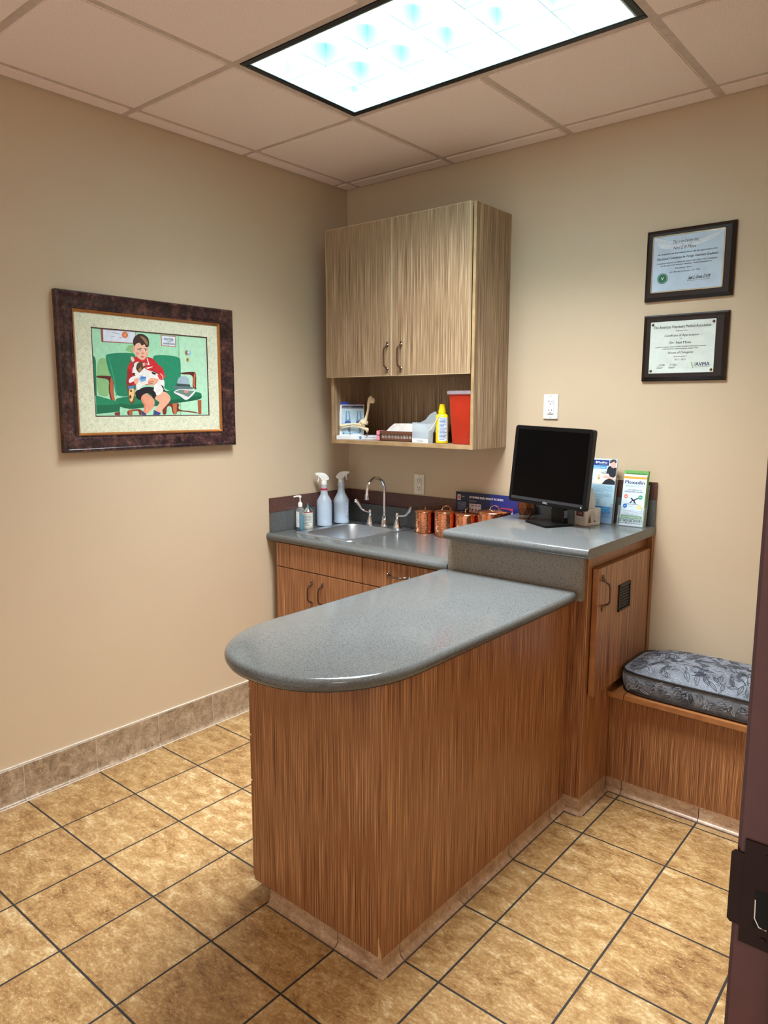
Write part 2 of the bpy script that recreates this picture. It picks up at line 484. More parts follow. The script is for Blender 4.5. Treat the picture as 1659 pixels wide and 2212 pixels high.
# ---- ceiling: mineral tiles dropped slightly below a painted grid
xs = [0.0] + [GX+i*GT for i in range(0, 5)] + [RX+0.01]
ys = [0.0] + [GY-j*GT for j in range(0, 6)] + [RY]
tb = NB()
for i in range(len(xs)-1):
    for j in range(len(ys)-1):
        x0, x1, y1, y0 = xs[i], xs[i+1], ys[j], ys[j+1]
        if (x0+x1)/2 > FX0 and (x0+x1)/2 < FX1 and (y0+y1)/2 < FY1 and (y0+y1)/2 > FY0: continue
        g0 = 0.014
        box(tb, x0+g0, x1-g0, y0+g0, y1-g0, CEIL-0.007, CEIL+0.012, 0.004, 2)
struct(obj('ceiling', tb, M_CEIL))
b = NB()
def bar(bm, x0, x1, y0, y1, dz=0.0): box(bm, x0, x1, y0, y1, CEIL-0.0015-dz, CEIL+0.006-dz, 0.0)
for x in xs[1:-1]:
    for j in range(len(ys)-1):
        ym = (ys[j]+ys[j+1])/2
        if abs(x-(FX0+FX1)/2) < 0.1 and FY0 < ym < FY1: continue
        bar(b, x-0.0150, x+0.0150, ys[j+1]+0.014, ys[j]-0.014, 0.0004)
for y in ys[1:-1]:
    bar(b, 0.02, RX-0.014, y-0.0150, y+0.0150)
bar(b, 0, 0.022, RY, 0, 0.0008); bar(b, 0.021, RX+0.006, -0.022, 0, 0.0006); bar(b, RX-0.016, RX+0.006, RY, 0); bar(b, 0, RX+0.006, RY, RY+0.022)
struct(obj('trim_1', b, M_TBAR, smooth=0))
b = NB()   # plenum deck above the tiles
box(b, -0.12, RX+2.2, RY-0.12, 0.12, CEIL+0.20, CEIL+0.24); struct(obj('trim_2', b, M_TBAR, smooth=0))

# ---- tile base along the left wall
def cove(bm, p0, p1, n, h, t=0.009, flare=0.016, joints=(), gap=0.0015, m0=0.0, m1=0.0, top_mi=None):
    """cove profile from p0 to p1 (2D points), n = 2D unit normal out of the wall"""
    p0 = Vector(p0); p1 = Vector(p1); n = Vector(n); L = (p1-p0).length; dr = (p1-p0)/L
    cuts = [-m0]+sorted(j for j in joints if 0 < j < L)+[L+m1]
    prof = [(0, h), (t*0.6, h), (t, h-0.004), (t, 0.020), (t+0.002, 0.013), (t+flare*0.4, 0.0075), (t+flare*0.8, 0.0048), (t+flare, 0.0040), (t+flare, 0.0), (0, 0)]
    core = [(0, h-0.001), (max(0.0002, t-0.0012), h-0.004), (max(0.0002, t-0.0012), 0.012), (t+flare*0.4, 0.0055), (t+flare*0.9, 0.0030), (t+flare+0.0035, 0.0008), (t+flare+0.0035, 0.0002), (0, 0.0002)]
    loft(bm, [[Vector((q.x, q.y, z)) for dd, z in core for q in [p0+dr*s_+n*dd]] for s_ in (0.001, L-0.001)], mi=1)
    for a, c in zip(cuts, cuts[1:]):
        g0 = gap if a > 0 else 0; g1 = gap if c < L else 0
        R = []
        for s, e in ((a+g0, -1), (c-g1, 1)):
            rg = []
            for dd, z in prof:
                ss = s
                if a < 0 and e < 0 and m0: ss = s+m0-dd*(1 if m0 > 0 else -1)
                if c > L and e > 0 and m1: ss = s-m1+dd*(1 if m1 > 0 else -1)
                q = p0+dr*ss+n*dd; rg.append(Vector((q.x, q.y, z)))
            R.append(rg)
        loft(bm, R)
    return cuts
b = NB(); js = [0.60+0 for _ in ()]
yj = [TY+TP*1-k*TP for k in range(0, 9)]
cove(b, (0, -0.60), (0, RY), (1, 0), 0.150, t=0.010, flare=0.012, joints=[-0.60-y for y in yj])
bl = obj('baseboard_left', b, [M_BASE, M_GROUTW]); struct(bl)
b = NB(); box(b, 0.0, 0.0085, RY, -0.60, 0, 0.1495); box(b, 0.0, 0.0098, RY, -0.60, 0.1500, 0.1535)
struct(obj('baseboard_left_joint', b, M_GROUTW, smooth=0)).name = 'trim_3'

# ---- ceiling light fixture
FXC, FYC = (FX0+FX1)/2, (FY0+FY1)/2
t = thing('ceiling_light', 'recessed two by four parabolic fluorescent ceiling light with black rim, glowing white', 'ceiling light', (FXC, FYC, CEIL))
hw, hh = GT-0.013, GT/2-0.013
b = NB()
def ringframe(bm, x0, x1, y0, y1, w, z0, z1, bev=0.0):
    box(bm, x0, x1, y0, y0+w, z0, z1, bev); box(bm, x0, x1, y1-w, y1, z0, z1, bev)
    box(bm, x0, x0+w, y0+w, y1-w, z0, z1, bev); box(bm, x1-w, x1, y0+w, y1-w, z0, z1, bev)
ringframe(b, FXC-hw, FXC+hw, FYC-hh, FYC+hh, 0.024, CEIL-0.004, CEIL+0.02, 0.002)
M_RIM = simple('black_light_rim', (14, 20, 30), 0.4)
obj('rim', b, M_RIM, t)
ihw, ihh = hw-0.024, hh-0.024
b = NB(); ringframe(b, FXC-ihw, FXC+ihw, FYC-ihh, FYC+ihh, 0.006, CEIL-0.002, CEIL+0.12)
M_ALU = simple('satin_aluminium_reflector', (182, 214, 221), 0.30, 1.0, 0.01)
obj('inner_frame', b, M_ALU, t)
b = NB(); box(b, FXC-hw, FXC+hw, FYC-hh, FYC+hh, CEIL+0.13, CEIL+0.15)
obj('housing', b, M_TBAR, t)
# parabolic louvre: blades that widen upwards with a concave flank
def blade(bm, c, half, axis, other, z0=CEIL+0.001, z1=CEIL+0.070):
    pr = []
    for k in range(7):
        q = k/6.0; pr.append((0.0012+0.0085*q**2.0, z0+(z1-z0)*q))
    poly = [(-w, z) for w, z in pr]+[(w, z) for w, z in reversed(pr)]
    if axis == 'x': prism(bm, [(other+u, z) for u, z in poly], 'x', c-half, c+half)
    else: prism(bm, [(other+u, z) for u, z in poly], 'y', c-half, c+half)
b = NB()
for i in range(1, 6): blade(b, FYC, ihh-0.004, 'y', FXC-ihw+2*ihw*i/6)
for j in range(1, 3): blade(b, FXC, ihw-0.004, 'x', FYC-ihh+2*ihh*j/3)
obj('louvre', b, M_ALU, t, 25)
b = NB(); box(b, FXC-ihw, FXC+ihw, FYC-ihh, FYC+ihh, CEIL+0.095, CEIL+0.10)
M_GLOW = emit('lit_lamp_panel', (232, 251, 255), 2.7)
obj('diffuser', b, M_GLOW, t)
b = NB()
M_TUBE = emit('fluorescent_tube', (240, 255, 255), 5.0)
for yy in (FYC-0.18, FYC, FYC+0.18): tube(b, [(FXC-ihw+0.02, yy, CEIL+0.086), (FXC+ihw-0.02, yy, CEIL+0.086)], 0.008, 10)
obj('fluorescent_tubes', b, M_TUBE, t)

# ================================================================== cabinetry
def pull(parent, origin, right, up, L=0.105, proj_=0.030, mat=None, label=None):
    """bow handle with flared feet: runs along 'up', stands out along right x up"""
    m = frame_mat(origin, right, up); b = NB()
    h = L/2
    path = smoothpath([(0, -h, 0.003), (0, -h+0.006, 0.010), (0, -h+0.016, proj_*0.85), (0, -h*0.45, proj_), (0, 0, proj_*1.02), (0, h*0.45, proj_), (0, h-0.016, proj_*0.85), (0, h-0.006, 0.010), (0, h, 0.003)], 5)
    n = len(path); r = [0.0052-0.0012*math.sin(PI*min(i, n-1-i)/(n-1)) + (0.0012 if min(i, n-1-i) < 6 else 0) for i in range(n)]
    tube(b, path, r, 10, mat=m)
    for s in (-1, 1):
        for dz, rr in ((0.0, 0.0085), (0.012, 0.0060)):
            lathe(b, [(rr, 0.0), (rr, 0.0025), (rr*0.7, 0.005), (0, 0.006)], 16, mat=m @ Matrix.Translation((0, s*(h+dz), 0)))
    return obj('handle', b, mat or M_BRONZE, parent)

# ---- wall cabinet
t = thing('wall_cabinet', 'two-door grey-brown wood-grain wall cabinet with open lower shelf', 'cabinet', (0.59, -0.145, 1.353))
cx0, cx1, cz0, cz1, cyf = 0.152, 1.031, 1.353, 2.420, -0.292
b = NB()
box(b, cx0, cx0+0.018, cyf, 0, cz0, cz1); box(b, cx1-0.015, cx1, cyf, 0, cz0, cz1, 0.0008)
box(b, cx0+0.018, cx1-0.015, cyf+0.001, 0, cz1-0.018, cz1)
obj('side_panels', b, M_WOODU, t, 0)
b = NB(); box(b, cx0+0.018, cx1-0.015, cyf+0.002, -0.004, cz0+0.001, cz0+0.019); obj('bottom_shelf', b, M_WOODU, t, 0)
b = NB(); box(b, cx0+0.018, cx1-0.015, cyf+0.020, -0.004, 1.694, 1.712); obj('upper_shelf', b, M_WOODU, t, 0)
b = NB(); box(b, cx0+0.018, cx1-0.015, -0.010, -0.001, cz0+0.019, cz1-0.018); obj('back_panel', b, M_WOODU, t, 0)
b = NB()
box(b, cx0, cx0+0.018, cyf-0.0012, cyf, cz0, 1.69); box(b, cx1-0.015, cx1, cyf-0.0012, cyf, cz0, cz1); box(b, cx0+0.018, cx1-0.015, cyf-0.0002, cyf+0.002, cz0+0.001, cz0+0.019)
obj('edge_banding', b, M_EDGEU, t, 0)
for x0, x1, hx in ((0.140, 0.5720, 0.548), (0.5775, 1.0130, 0.632)):
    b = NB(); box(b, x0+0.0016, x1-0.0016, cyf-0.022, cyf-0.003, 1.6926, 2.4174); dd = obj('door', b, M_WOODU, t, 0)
    b = NB(); e = 0.0016
    box(b, x0, x0+e, cyf-0.0222, cyf-0.003, 1.691, 2.419); box(b, x1-e, x1, cyf-0.0222, cyf-0.003, 1.691, 2.419)
    box(b, x0+e, x1-e, cyf-0.0222, cyf-0.003, 2.4174, 2.419); box(b, x0+e, x1-e, cyf-0.0222, cyf-0.003, 1.691, 1.6926)
    obj('edge_banding', b, M_EDGED, dd, 0)
    pull(dd, (hx, cyf-0.022, 1.779), (1, 0, 0), (0, 0, 1), 0.112)

# ---- sink base cabinet
t = thing('sink_cabinet', 'orange-brown wood-grain base cabinet under the sink with drawer and doors', 'cabinet', (0.59, -0.29, 0))
CT = 0.900
b = NB(); box(b, 0.045, 1.140, -0.585, -0.004, 0.095, 0.720); box(b, 0.045, 0.500, -0.585, -0.568, 0.720, 0.861); box(b, 0.045, 0.063, -0.568, -0.004, 0.720, 0.861); box(b, 0.502, 1.140, -0.585, -0.004, 0.720, 0.861); box(b, 0.060, 1.130, -0.52, -0.02, 0, 0.095); obj('body', b, M_WOOD, t, 0)
def front(name, x0, x1, z0, z1, par, y=-0.604, hand=None):
    b = NB(); box(b, x0, x1, y, y+0.018, z0, z1, 0.0008, 1); o = obj(name, b, M_WOOD, par, 0)
    if hand:
        hx, hz, o1 = hand
        if o1 == 'v': pull(o, (hx, y, hz), (1, 0, 0), (0, 0, 1), 0.100)
        else: pull(o, (hx, y, hz), (0, 0, -1), (1, 0, 0), 0.100)
    return o
front('false_front', 0.050, 0.6435, 0.735, 0.857, t)
front('door', 0.050, 0.3445, 0.102, 0.7305, t, hand=(0.308, 0.630, 'v'))
front('door', 0.3475, 0.6435, 0.102, 0.7305, t, hand=(0.380, 0.630, 'v'))
front('drawer', 0.6475, 1.130, 0.735, 0.857, t, hand=(0.856, 0.800, 'h'))
front('door', 0.6475, 1.130, 0.102, 0.7305, t)

# ---- lower worktop with splashback
def nose(y0, z1, th=0.038, n=7):
    """front profile, bullnose at y0, returns (y,z) list going from top back to bottom back"""
    r = th/2; out = []
    for k in range(n+1):
        a = PI/2+PI*k/n; out.append((y0+r*0.75+r*0.75*math.cos(a), z1-r+r*math.sin(a)))
    return out
def top_nose(bm, x0, x1, yf, yb, z1, th=0.038):
    prof = [(yb, z1)]+nose(yf, z1, th)+[(yb, z1-th)]
    prism(bm, prof, 'x', x0, x1)
t = thing('sink_worktop', 'speckled grey worktop holding the sink, with grey and maroon splashback', 'worktop', (0.57, -0.31, 0.862))
HX0, HX1, HY0, HY1 = 0.128, 0.478, -0.512, -0.113
b = NB()
top_nose(b, 0.0005, 1.1295, -0.625, HY0, CT)
box(b, 0.0005, HX0, HY0, -0.001, CT-0.038, CT); box(b, HX1, 1.148, HY0, -0.001, CT-0.038, CT); box(b, HX0, HX1, HY1, -0.001, CT-0.038, CT)
obj('counter_slab', b, M_STONE, t, 30)
b = NB(); box(b, 0.0005, 0.020, -0.603, -0.020, CT, 1.002, 0.0015); box(b, 0.0005, 1.148, -0.020, -0.0005, CT, 1.002, 0.0015); obj('splashback', b, M_STONE, t, 30)
b = NB(); box(b, 0.0005, 0.008, -0.603, -0.008, 1.002, 1.077, 0.001); box(b, 0.0005, 1.148, -0.008, -0.0005, 1.002, 1.077, 0.001); obj('splashback_strip', b, M_MAROON, t, 30)

# ---- sink
t = thing('sink', 'square stainless steel drop-in sink in the lower worktop', 'sink', (0.30, -0.29, CT))
SX0, SX1, SY0, SY1 = 0.105, 0.500, -0.535, -0.035
BX0, BX1, BY0, BY1 = 0.140, 0.466, -0.500, -0.125
bxc, byc = (BX0+BX1)/2, (BY0+BY1)/2
b = NB()
def rr3(hw_, hh_, r, cx, cy2, z, n=6): return [Vector((u, v, z)) for u, v in rrect(hw_, hh_, r, n, cx, cy2)]
sxc, syc = (SX0+SX1)/2, (SY0+SY1)/2
rings = [rr3((SX1-SX0)/2, (SY1-SY0)/2, 0.03, sxc, syc, CT+0.0005), rr3((SX1-SX0)/2-0.003, (SY1-SY0)/2-0.003, 0.03, sxc, syc, CT+0.0045),
         rr3((SX1-SX0)/2-0.012, (SY1-SY0)/2-0.012, 0.03, sxc, syc, CT+0.0030),
         rr3((BX1-BX0)/2, (BY1-BY0)/2, 0.055, bxc, byc, CT+0.0025), rr3((BX1-BX0)/2-0.004, (BY1-BY0)/2-0.004, 0.055, bxc, byc, CT-0.005),
         rr3((BX1-BX0)/2-0.010, (BY1-BY0)/2-0.010, 0.055, bxc, byc, CT-0.13), rr3((BX1-BX0)/2-0.03, (BY1-BY0)/2-0.03, 0.05, bxc, byc, CT-0.152),
         rr3(0.03, 0.03, 0.028, bxc, byc, CT-0.158)]
loft(b, rings, caps=False)
bmesh.ops.contextual_create(b, geom=b.edges[-0:]) if False else None
obj('basin', b, M_STEEL, t, 40)
b = NB(); lathe(b, [(0.045, 0), (0.045, 0.003), (0.03, 0.004), (0.02, 0.001), (0, 0.001)], 24, (bxc, byc, CT-0.1585)); obj('drain', b, M_CHROME, t)

# ---- faucet
t = thing('faucet', 'chrome gooseneck faucet with two wrist-blade handles behind the sink', 'faucet', (0.335, -0.078, CT))
fx, fy = 0.335, -0.078; z0 = CT+0.003
b = NB(); lathe(b, [(0.024, 0), (0.024, 0.004), (0.019, 0.010), (0.0155, 0.034), (0.013, 0.038), (0.0155, 0.042), (0.0155, 0.052), (0.010, 0.058), (0.0095, 0.062)], 24, (fx, fy, z0))
obj('spout_base', b, M_CHROME, t)
R = 0.070; zc = 1.100
path = [(fx, fy, z0+0.055), (fx, fy, zc-0.03), (fx, fy, zc)]
for k in range(1, 15): a = PI*k/16; path.append((fx, fy-R+R*math.cos(a), zc+R*math.sin(a)))
path += [(fx, fy-2*R-0.001, zc+0.004), (fx, fy-2*R-0.002, zc-0.012)]
b = NB(); tube(b, path, 0.0095, 16); lathe(b, [(0.0095, 0.030), (0.0125, 0.026), (0.0125, 0.006), (0.0115, 0), (0.006, 0)], 20, (fx, fy-2*R-0.002, zc-0.040)); obj('spout', b, M_CHROME, t)
for hx, s in ((0.232, -1), (0.424, 1)):
    b = NB(); lathe(b, [(0.024, 0), (0.023, 0.006), (0.016, 0.028), (0.011, 0.046), (0.008, 0.052), (0.008, 0.058)], 24, (hx, fy, z0)); hb = obj('handle_base', b, M_CHROME, t)
    b = NB(); lathe(b, [(0.009, 0.054), (0.0105, 0.058), (0.0105, 0.076), (0.008, 0.081), (0, 0.082)], 20, (hx, fy, z0))
    if s < 0: p = [(hx, fy, z0+0.066), (hx-0.020, fy-0.006, z0+0.068), (hx-0.045, fy-0.014, z0+0.078), (hx-0.060, fy-0.020, z0+0.100), (hx-0.075, fy-0.026, z0+0.122), (hx-0.085, fy-0.030, z0+0.126)]
    else: p = [(hx, fy, z0+0.066), (hx+0.025, fy-0.002, z0+0.066), (hx+0.055, fy-0.004, z0+0.072), (hx+0.078, fy-0.004, z0+0.090), (hx+0.094, fy-0.004, z0+0.110), (hx+0.104, fy-0.004, z0+0.114)]
    sp_ = smoothpath(p, 5); n = len(sp_)
    tube(b, sp_, [0.0052+0.0090*max(0, (i/(n-1)-0.30))/0.70 if i < n-2 else 0.009 for i in range(n)], 14)
    obj('lever', b, M_CHROME, t)

# ---- tall cabinet with side door
t = thing('tall_cabinet', 'orange-brown wood-grain cabinet under the raised counter with a vented side door', 'cabinet', (1.44, -0.30, 0))
TXR = 1.738; RT = 1.050
b = NB(); box(b, 1.150, TXR, -0.590, -0.002, 0.05, RT-0.038, 0.0008, 1); box(b, 1.160, TXR-0.009, -0.581, -0.01, 0, 0.05); box(b, TXR, TXR+0.026, -0.030, -0.002, 0.44, RT-0.038)
obj('body', b, M_WOOD, t, 0)
dx0, dx1, dy0, dy1, dz0, dz1 = TXR+0.005, TXR+0.026, -0.562, -0.045, 0.470, 0.960
b = NB(); box(b, dx0, dx1-0.0008, dy0+0.0008, dy1-0.0008, dz0, dz1-0.0008); dd = obj('door', b, M_WOOD, t, 0)
b = NB()
box(b, dx0, dx1, dy0, dy0+0.0008, dz0, dz1); box(b, dx0, dx1, dy0, dy1, dz1-0.0008, dz1); box(b, dx0, dx1, dy1-0.0008, dy1, dz0, dz1)
obj('edge_banding', b, M_EDGE, dd, 0)
pull(dd, (dx1, -0.520, 0.862), (0, 1, 0), (0, 0, 1), 0.105)
b = NB(); vy0, vy1, vz0, vz1 = -0.366, -0.250, 0.755, 0.862; vx = dx1
ringframe2 = [(vy0, vy1, vz0, vz0+0.008), (vy0, vy1, vz1-0.008, vz1), (vy0, vy0+0.008, vz0, vz1), (vy1-0.008, vy1, vz0, vz1)]
for y0, y1, a0, a1 in ringframe2: box(b, vx-0.001, vx+0.004, y0, y1, a0, a1, 0.001, 1)
for k in range(8):
    zc_ = vz0+0.014+k*0.0115
    prism(b, [(vx-0.001, zc_+0.006), (vx-0.0005, zc_+0.007), (vx+0.003, zc_), (vx+0.0025, zc_-0.001)], 'y', vy0+0.006, vy1-0.006)
v = obj('vent_grille', b, M_BLACKP, dd, 30)
b = NB(); box(b, vx-0.0008, vx+0.0003, vy0+0.004, vy1-0.004, vz0+0.004, vz1-0.004); obj('vent_backing', b, M_BLACKHOLE, dd, 0)
b = NB(); cove(b, (TXR, -0.590), (TXR, -0.345), (1, 0), 0.062, t=0.001, joints=(), m0=1e-9)
cove(b, (1.668, -0.590), (TXR, -0.590), (0, -1), 0.062, t=0.001, m1=1e-9)
lathe(b, [(0.016, 0), (0.006, 0.006), (0.002, 0.02), (0.001, 0.062), (0, 0.062)], 12, (TXR, -0.590, 0))
obj('cove_base', b, [M_COVE, M_GROUTD], t, 30)

# ---- raised counter
t = thing('raised_counter', 'raised speckled grey countertop carrying the computer monitor, with splashback', 'worktop', (1.45, -0.33, RT-0.038))
b = NB(); top_nose(b, 1.142, 1.768, -0.672, -0.001, RT); obj('counter_slab', b, M_STONE, t, 30)
b = NB(); box(b, 1.142, 1.765, -0.020, -0.0005, RT, 1.160, 0.0015); obj('splashback', b, M_STONE, t, 30)
b = NB(); box(b, 1.142, 1.766, -0.008, -0.0005, 1.160, 1.234, 0.001); obj('splashback_strip', b, M_MAROON, t, 30)
b = NB(); box(b, 1.130, 1.728, -0.616, -0.591, 0.842, RT-0.038, 0.001); box(b, 1.130, 1.150, -0.591, -0.02, CT, RT-0.038); obj('riser', b, M_STONEW, t, 30)

# ---- island
IT = 0.878
t = thing('examination_counter', 'long wood-grain peninsula cabinet under the rounded grey exam top', 'cabinet', (1.40, -1.15, 0))
IX0, IX1, IY0, IY1 = 1.135, 1.668, -1.674, -0.592
b = NB()
box(b, IX0, IX1, IY0, IY1, 0.045, IT-0.038, 0.0008, 1); box(b, 1.215, IX1-0.010, IY0+0.010, IY1, 0, 0.045)
obj('body', b, M_WOOD, t, 0)
zs = [(0.048, 0.372), (0.378, 0.524), (0.530, 0.676), (0.682, 0.836)]
for z0_, z1_ in zs:
    b = NB(); box(b, IX0-0.019, IX0-0.001, IY0+0.010, IY0+0.46, z0_, z1_, 0.0008, 1); obj('drawer', b, M_WOOD, t, 0)
b = NB()
cove(b, (1.210, IY0), (IX1, IY0), (0, -1), 0.046, t=0.001, joints=[1.5026-1.21], gap=0.0015, m1=1e-9)
cove(b, (IX1, IY0), (IX1, -0.5905), (1, 0), 0.046, t=0.001, joints=[TY-2*TP-IY0, TY-TP-IY0, TY-IY0, TY+TP-IY0], m0=1e-9)
lathe(b, [(0.017, 0), (0.0075, 0.005), (0.003, 0.012), (0.001, 0.020), (0.001, 0.046), (0, 0.046)], 16, (IX1, IY0, 0))
obj('cove_base', b, [M_COVE, M_GROUTD], t, 30)
b = NB(); prism(b, [(0, 0.046), (0, 0.100), (0.0025, 0.108), (0.004, 0.088), (0.011, 0.060), (0.013, 0.046)], 'y', IY0-0.0006, IY0+0.001, mat=Matrix.Translation((IX1-0.0135, 0, 0)))
obj('chipped_corner', b, simple('exposed_pale_substrate', (196, 168, 112), 0.8), t, 0)

t = thing('examination_worktop', 'long rounded-end speckled grey exam countertop in the foreground', 'worktop', (1.41, -1.2, IT-0.038))
def island_ring(ins, z):
    cx, hw_ = 1.4085, 0.3045-ins; yc, sy_ = -1.545, 0.347-ins
    pts = [Vector((cx+hw_, -0.6265, z))]
    for k in range(0, 49):
        a = -PI*k/48; c, s_ = math.cos(a), math.sin(a); e = 2/2.2
        pts.append(Vector((cx+hw_*math.copysign(abs(c)**e, c), yc-sy_*abs(s_)**e, z)))
    pts.append(Vector((cx-hw_, -0.6265, z)))
    return pts
rings = [island_ring(0.020, IT-0.038), island_ring(0.008, IT-0.0365)]
for k in range(1, 8):
    a = -PI/2+PI*k/8; rings.append(island_ring(0.016-0.016*math.cos(a), IT-0.019+0.019*math.sin(a)))
rings.append(island_ring(0.018, IT))
b = NB(); loft(b, rings); obj('counter_slab', b, M_STONE, t, 50)

# ---- bench and cushion
t = thing('bench', 'built-in wood-grain bench under the grey leaf-patterned cushion', 'bench', (2.2, -0.17, 0))
BYF = -0.340
b = NB(); box(b, TXR+0.001, RX+0.004, BYF, -0.002, 0.055, 0.405); box(b, TXR+0.03, RX, BYF+0.02, -0.02, 0, 0.055); obj('body', b, M_WOOD, t, 0)
b = NB(); box(b, TXR+0.001, 1.8045, BYF-0.030, -0.002, 0.407, 0.428, 0.001); obj('seat_board', b, M_EDGE, t, 0)
b = NB(); box(b, 1.8075, RX+0.004, BYF-0.030, -0.002, 0.407, 0.428, 0.001); obj('lid', b, M_EDGE, t, 0)
b = NB(); cove(b, (TXR+0.001, BYF), (RX+0.004, BYF), (0, -1), 0.056, t=0.001, joints=[1.8035-TXR, 2.104-TXR, 2.4045-TXR]); obj('cove_base', b, [M_COVE, M_GROUTD], t, 30)

t = thing('bench_cushion', 'thick grey leaf-patterned box cushion with black piping on the bench', 'cushion', (2.2, -0.17, 0.428))
ca, cb, ccx, ccy = 0.425, 0.170, 2.197, -0.183
def sup(a_, b_, z, n=72, e=7.0, cx=ccx, cy2=ccy):
    out = []
    for k in range(n):
        q = 2*PI*k/n; c, s_ = math.cos(q), math.sin(q)
        rr_ = (abs(c/a_)**e+abs(s_/b_)**e)**(-1/e)
        out.append(Vector((cx+rr_*c, cy2+rr_*s_, z)))
    return out
CZ0, CZ1 = 0.430, 0.516
def ctop(s): return CZ1+0.055*(1-s**3.2)
rings = [sup(ca-0.05, cb-0.05, CZ0), sup(ca-0.006, cb-0.006, CZ0+0.002), sup(ca, cb, CZ0+0.014), sup(ca+0.005, cb+0.004, CZ0+0.040), sup(ca+0.003, cb+0.002, CZ1-0.015), sup(ca, cb, CZ1)]
for s in (0.985, 0.95, 0.9, 0.8, 0.68, 0.54, 0.38, 0.2, 0.05): rings.append(sup(ca*s, cb*s, ctop(s)))
b = NB(); loft(b, rings)
for f in b.faces: f.material_index = 0
def weave():
    t = NT('grey_woven_upholstery')
    f = t.noise(t.coord((1, 0.15, 1)), 900, 2); g = t.noise(t.coord((0.15, 1, 1)), 900, 2); h = t.noise(t.coord(), 22, 3)
    m = t.math('ADD', t.math('MULTIPLY', t.math('ADD', f, g), 0.38), t.math('MULTIPLY', h, 0.24))
    t.set(t.ramp(m, [(0.40, (60, 65, 74)), (0.5, (102, 109, 119)), (0.6, (140, 148, 160))]), 0.75, Sheen_Weight=0.2)
    t.bump(m, 0.3, 0.001); return t.m
M_WEAVE = weave(); M_LEAFD = simple('dark_leaf_thread', (52, 57, 67), 0.6); M_LEAFL = simple('light_leaf_thread', (150, 157, 168), 0.55)
def leafshape(L, W):
    n = 10; up_ = [(L*k/n, W*math.sin(PI*(k/n)**0.85)) for k in range(n+1)]
    return up_+[(x, -0.8*y) for x, y in reversed(up_[1:-1])]
def on_top(x, y):
    s = ((abs((x-ccx)/ca))**7+(abs((y-ccy)/cb))**7)**(1/7)
    return (s, Vector((x, y, ctop(min(s, 1))+0.0007)))
def on_side(x, z):
    return Vector((x, ccy-cb-0.0048-0.0005, z))
def strip(bm, pts3, nrm, w, mi, closed=True):
    n = len(pts3); A = []; B = []
    for i, p in enumerate(pts3):
        d_ = (pts3[(i+1) % n]-pts3[i-1]) if closed else (pts3[min(i+1, n-1)]-pts3[max(i-1, 0)])
        s_ = d_.cross(nrm).normalized()*w/2
        A.append(bm.verts.new(p-s_)); B.append(bm.verts.new(p+s_))
    for i in range(n if closed else n-1):
        j = (i+1) % n
        try: f = bm.faces.new([A[i], A[j], B[j], B[i]]); f.material_index = mi
        except ValueError: pass
rnd = random.Random(11)
for k in range(270):
    cx_, cy_ = rnd.uniform(ccx-ca*0.97, ccx+ca*0.3), rnd.uniform(ccy-cb*0.97, ccy+cb*0.97)
    L, W, a = rnd.uniform(0.028, 0.052), rnd.uniform(0.005, 0.0095), rnd.gauss(-0.6, 0.9)
    pts = []; ok = True
    for x, y in leafshape(L, W):
        X, Y = cx_+x*math.cos(a)-y*math.sin(a), cy_+x*math.sin(a)+y*math.cos(a)
        s, p = on_top(X, Y)
        if s > 0.97: ok = False; break
        pts.append(p)
    if not ok: continue
    strip(b, pts, Vector((0, 0, 1)), 0.0024, 1 if rnd.random() < 0.72 else 2)
    stem = [on_top(cx_+x*math.cos(a)-y*math.sin(a), cy_+x*math.sin(a)+y*math.cos(a))[1] for x, y in [(-0.3*L, 0.2*L), (-0.15*L, 0.06*L), (0, 0), (0.4*L, 0), (0.8*L, 0)]]
    strip(b, stem, Vector((0, 0, 1)), 0.0019, 1, False)
for k in range(95):
    cx_, cz_ = rnd.uniform(ccx-ca*0.93, ccx+ca*0.3), rnd.uniform(CZ0+0.012, CZ1-0.006)
    L, W, a = rnd.uniform(0.026, 0.042), rnd.uniform(0.004, 0.008), rnd.uniform(-0.7, 2.4)
    pts = [(cx_+x*math.cos(a)-y*math.sin(a), cz_+x*math.sin(a)+y*math.cos(a)) for x, y in leafshape(L, W)]
    if min(p[1] for p in pts) < CZ0+0.012 or max(p[1] for p in pts) > CZ1-0.005: continue
    strip(b, [on_side(*p) for p in pts], Vector((0, -1, 0)), 0.0022, 1 if rnd.random() < 0.55 else 2)
cu = obj('cushion_cover', b, [M_WEAVE, M_LEAFD, M_LEAFL], t, 40)
b = NB(); tube(b, sup(ca+0.002, cb+0.002, CZ1), 0.0042, 8, closed=True); tube(b, sup(ca+0.001, cb+0.001, CZ0+0.012), 0.003, 8, closed=True)
obj('piping', b, simple('black_piping', (16, 16, 20), 0.55), t)

# ================================================================== on the walls
# ---- framed picture on the left wall (faces +x; right = +y)
t = thing('framed_picture', 'large dark-framed print of a boy and puppy on green chairs, hanging on the left wall', 'picture', (0.0, -1.245, 1.36))
PY0, PY1, PZ0, PZ1 = -1.663, -0.827, 1.361, 1.988
def picture_ring(bm, prof, closed_prof=True):
    """mitred moulding: prof = list of (inset from outer edge, height off wall)"""
    rings = []
    for ins, dx_ in prof:
        rings.append([Vector((dx_, PY0+ins, PZ0+ins)), Vector((dx_, PY1-ins, PZ0+ins)), Vector((dx_, PY1-ins, PZ1-ins)), Vector((dx_, PY0+ins, PZ1-ins))])
    tt = bmesh.new(); Rr = [[tt.verts.new(p) for p in r] for r in rings]; n = len(Rr)
    for i in range(n):
        a, c = Rr[i], Rr[(i+1) % n]
        for k in range(4): tt.faces.new([a[k], a[(k+1) % 4], c[(k+1) % 4], c[k]])
    merge(bm, tt)
